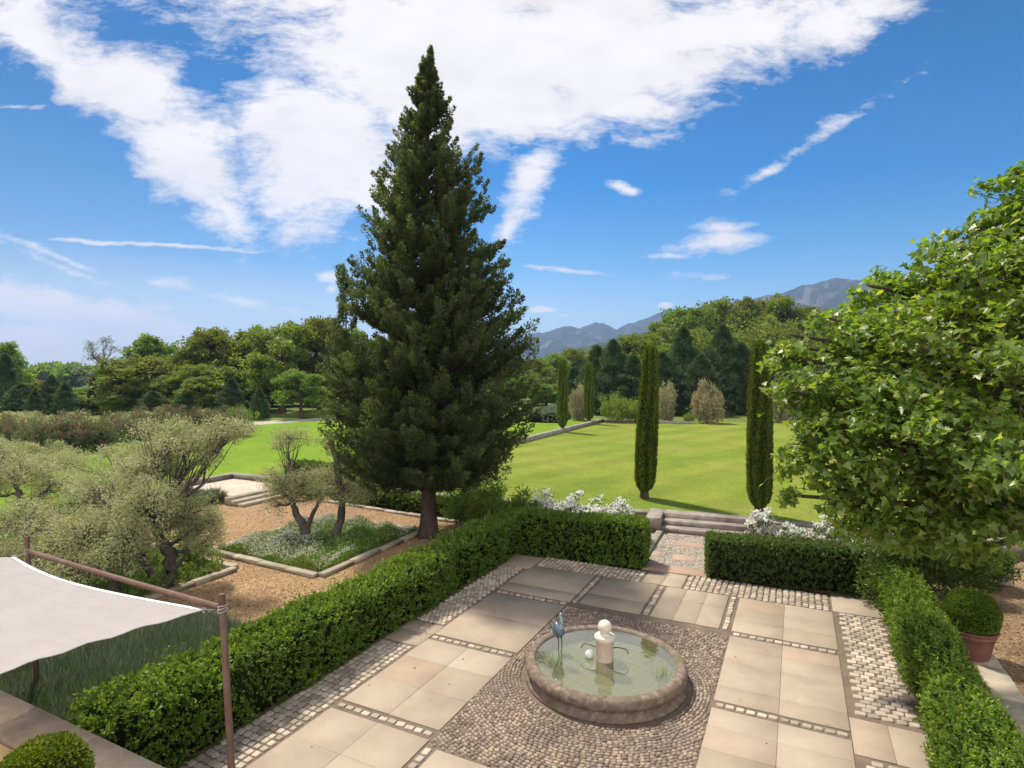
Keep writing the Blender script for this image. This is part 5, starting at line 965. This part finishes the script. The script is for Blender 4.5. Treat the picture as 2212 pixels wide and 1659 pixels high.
for k, xd, Y, yt, w, lab in [
    ('b', 5, 74, 742, 92, 'rounded bright green tree at the far left edge of the treeline'), ('p', 12, 66, 765, 80, 'dark pointed evergreen in front of the leftmost rounded tree'), ('q', 45, 64, 830, 110, 'low dark evergreen right of the leftmost pair'),
    ('q', 112, 66, 812, 80, 'broad dark evergreen standing alone left of the narrow spire'), ('p', 140, 64, 828, 60, 'short dark evergreen touching the broad dark one on its right'), ('n', 200, 68, 815, 26, 'very narrow dark spire between the low evergreens and the yellow green tree'),
    ('s', 222, 96, 728, 110, 'airy silver grey poplar showing sky through its branches'), ('b', 330, 86, 728, 120, 'tall rounded green tree just right of the silvery poplar'), ('a', 300, 70, 775, 170, 'broad yellowish green oak below the rounded green tree'),
    ('a', 375, 74, 770, 130, 'dark olive green tree in front of the gap in the treeline'), ('a', 480, 78, 714, 170, 'large domed green tree left of the conifer, second highest of the line'), ('b', 430, 66, 815, 90, 'shaded green tree below the left edge of the large domed tree'),
    ('c', 610, 72, 697, 170, 'big open tree whose bare stems show above the gravel road'), ('b', 560, 80, 710, 110, 'green tree between the large domed tree and the open one'), ('a', 690, 78, 690, 140, 'green tree half hidden behind the left side of the big conifer'), ('c', 650, 63, 800, 120, 'lower leafy tree over the bend of the gravel road'), ('p', 500, 64, 818, 70, 'small dark evergreen under the large domed tree'), ('b', 760, 80, 715, 120, 'tree seen through the left lower branches of the big conifer'), ('a', 860, 84, 730, 150, 'tree hidden behind the middle of the big conifer'), ('p', 560, 61, 840, 50, 'small dark evergreen at the left bend of the gravel road'), ('b', 250, 66, 850, 70, 'short bush like tree between the narrow spire and the yellowish oak'), ('p', 75, 62, 845, 50, 'low dark evergreen behind the olive bushes at far left'), ('a', 175, 78, 855, 90, 'low yellow green tree behind the narrow spire'), ('q', 330, 64, 845, 90, 'low dark evergreen under the yellowish oak'), ('q', 405, 64, 850, 80, 'low dark evergreen under the gap in the treeline')]:
    btree(k, xd, Y, yt, w, lab, G1)
for k, xd, Y, yt, w, lab in [('a', 30, 80, 815, 120, 'shaded tree in the gap between the leftmost evergreens'), ('b', 90, 84, 838, 90, 'low tree closing the horizon gap at the far left'), ('a', 140, 88, 840, 110, 'low tree below the silvery poplar, left of the spire'), ('a', 265, 72, 805, 130, 'dark tree joining the spire and the yellowish oak'), ('b', 350, 68, 812, 100, 'shaded tree below the right side of the yellowish oak'), ('a', 450, 70, 790, 150, 'dark leafy tree under the left half of the large domed tree'), ('b', 530, 72, 800, 110, 'shaded leafy tree under the right half of the large domed tree'), ('a', 590, 90, 800, 140, 'leafy tree filling the gap behind the bare stems'), ('a', 700, 92, 790, 160, 'leafy tree in the shade left of the big conifer')]:
    btree(k, xd, Y, yt, w, lab, G1)
G2 = 'evergreens behind the far lawn'
for k, xd, Y, yt, w, lab in [('q', 1290, 72, 742, 75, 'leftmost dark evergreen behind the far lawn, by the small far cypresses'), ('q', 1325, 70, 730, 80, 'dark evergreen left of the left cypress column, with a pointed feathery top'), ('p', 1368, 68, 765, 70, 'dark evergreen just left of the left cypress column'), ('q', 1430, 70, 740, 85, 'dark evergreen just right of the left cypress column'), ('p', 1475, 72, 712, 70, 'pointed bluish evergreen above the tan shrubs'), ('q', 1515, 68, 760, 80, 'dark evergreen directly behind the tallest tan shrub'), ('q', 1560, 72, 706, 80, 'tall bluish evergreen between the two near cypress columns, highest of its row'), ('p', 1600, 70, 745, 70, 'dark evergreen just left of the right cypress column'), ('q', 1665, 70, 735, 85, 'dark evergreen just right of the right cypress column'), ('q', 1725, 70, 740, 85, 'dark evergreen at the left edge of the big leafy tree'), ('p', 1240, 76, 800, 50, 'small dark evergreen between the two small distant cypresses'), ('q', 1790, 72, 740, 90, 'dark evergreen mostly hidden by the big leafy tree')]:
    btree(k, xd, Y, yt + gP.uniform(-6, 22), w * 1.55, lab, G2)
G3 = 'leafy trees on the rising ground at the right'
for k, xd, Y, yt, w, lab in [('a', 1380, 100, 725, 100, 'leafy tree at the lower left end of the wooded rise'), ('b', 1430, 108, 700, 90, 'leafy tree on the wooded rise above the left cypress column'), ('a', 1480, 118, 668, 110, 'leafy tree on the wooded rise left of its crest'), ('b', 1535, 122, 654, 100, 'leafy tree near the crest of the wooded rise'), ('a', 1600, 125, 650, 120, 'leafy tree on the crest of the wooded rise, above the gap between the near cypresses'), ('c', 1660, 120, 640, 110, 'tallest open leafy tree on the crest, left of the big leafy tree'), ('a', 1730, 120, 668, 120, 'leafy tree on the crest just touching the big leafy tree'), ('a', 1800, 118, 680, 130, 'leafy tree behind the upper left edge of the big leafy tree'), ('b', 1640, 98, 705, 90, 'lower leafy tree of the wooded rise behind the right cypress column'), ('a', 1700, 96, 715, 100, 'lower leafy tree of the wooded rise right of the right cypress column'), ('b', 1500, 98, 715, 90, 'lower leafy tree of the wooded rise above the pointed evergreen'), ('a', 1570, 94, 725, 90, 'lower leafy tree of the wooded rise behind the tall bluish evergreen'), ('b', 1440, 92, 745, 80, 'lowest leafy tree of the wooded rise behind the left cypress column')]:
    btree(k, xd, Y, yt, w, lab, G3)
G4 = 'far trees in the gap beside the conifer'
for k, xd, Y, yt, w, lab in [('a', 1150, 110, 778, 90, 'far green tree immediately right of the conifer'), ('b', 1195, 130, 765, 80, 'far tree between the conifer and the small distant cypresses'), ('a', 1235, 150, 755, 80, 'far tree above the small distant cypresses'), ('a', 1180, 90, 830, 80, 'lime green tree beyond the kerb wall, by the right edge of the conifer'), ('b', 1225, 95, 812, 60, 'small green tree right behind the nearer far cypress'), ('p', 1165, 120, 790, 50, 'far dark evergreen beside the right edge of the conifer'), ('a', 1120, 95, 800, 90, 'tree seen through the right lower branches of the conifer')]:
    btree(k, xd, Y, yt, w, lab, G4)
# far-off wood that reads as one mass along the horizon and over the rise
def wood(name, items, m, lsz, seed, label):
    gg = np.random.default_rng(seed); mb = MB()
    for xd, Y, yt, w in items:
        zt = zat(yt, Y); c = np.array(pos(xd, Y, 0)); r = w / 2 * Y / FPX; n = 420; d = rdir(n, gg); d[:, 2] = np.abs(d[:, 2]); hb = zt; P = c + d * [r, r, hb * .5] * gg.uniform(.75, 1.05, (n, 1)) + [0, 0, hb * .48]; mb.leaves(P, rdir(n, gg) + [0, 0, .2], lsz * Y / 100, lsz * .7 * Y / 100, np.clip(gg.uniform(0, .5) + gg.uniform(0, .4, n), 0, 1), 0, gg)
        P2 = P * [1, 1, 0] + c * 0; P2[:, 2] = gg.uniform(0, .6, n) * hb; mb.leaves(P2, rdir(n, gg), lsz * Y / 90, lsz * Y / 110, None, 0, gg)
    return tag(mb.build(name, m, None, tuple(pos(items[0][0], items[0][1], 0))), label, 'woodland', None, 'stuff')
gw = np.random.default_rng(5)
wood('woodland', [(x + gw.uniform(-8, 8), gw.uniform(230, 330), 812 - gw.uniform(4, 14) - (6 if 90 < x < 170 else 0), 46) for x in range(-200, 420, 17)], M['broad'], 1.5, 1, 'distant hazy band of trees on the left horizon')
wood('woodland', [(x + gw.uniform(-8, 8), gw.uniform(180, 420), 800 - max(0, (x - 1120)) * .14 - gw.uniform(0, 14), 40) for x in range(1100, 1420, 9) for q in range(2)], M['broad'], 1.3, 2, 'distant woods climbing towards the blue mountain right of the conifer')
wood('woodland', [(x + gw.uniform(-9, 9), gw.uniform(82, 150), np.interp(x, [1350, 1450, 1550, 1700, 2300], [770, 705, 680, 672, 690]) + gw.uniform(0, 60), 62) for x in range(1370, 2300, 12)], M['broad'], .62, 3, 'dense leafy wood filling the rise behind the far lawn trees')
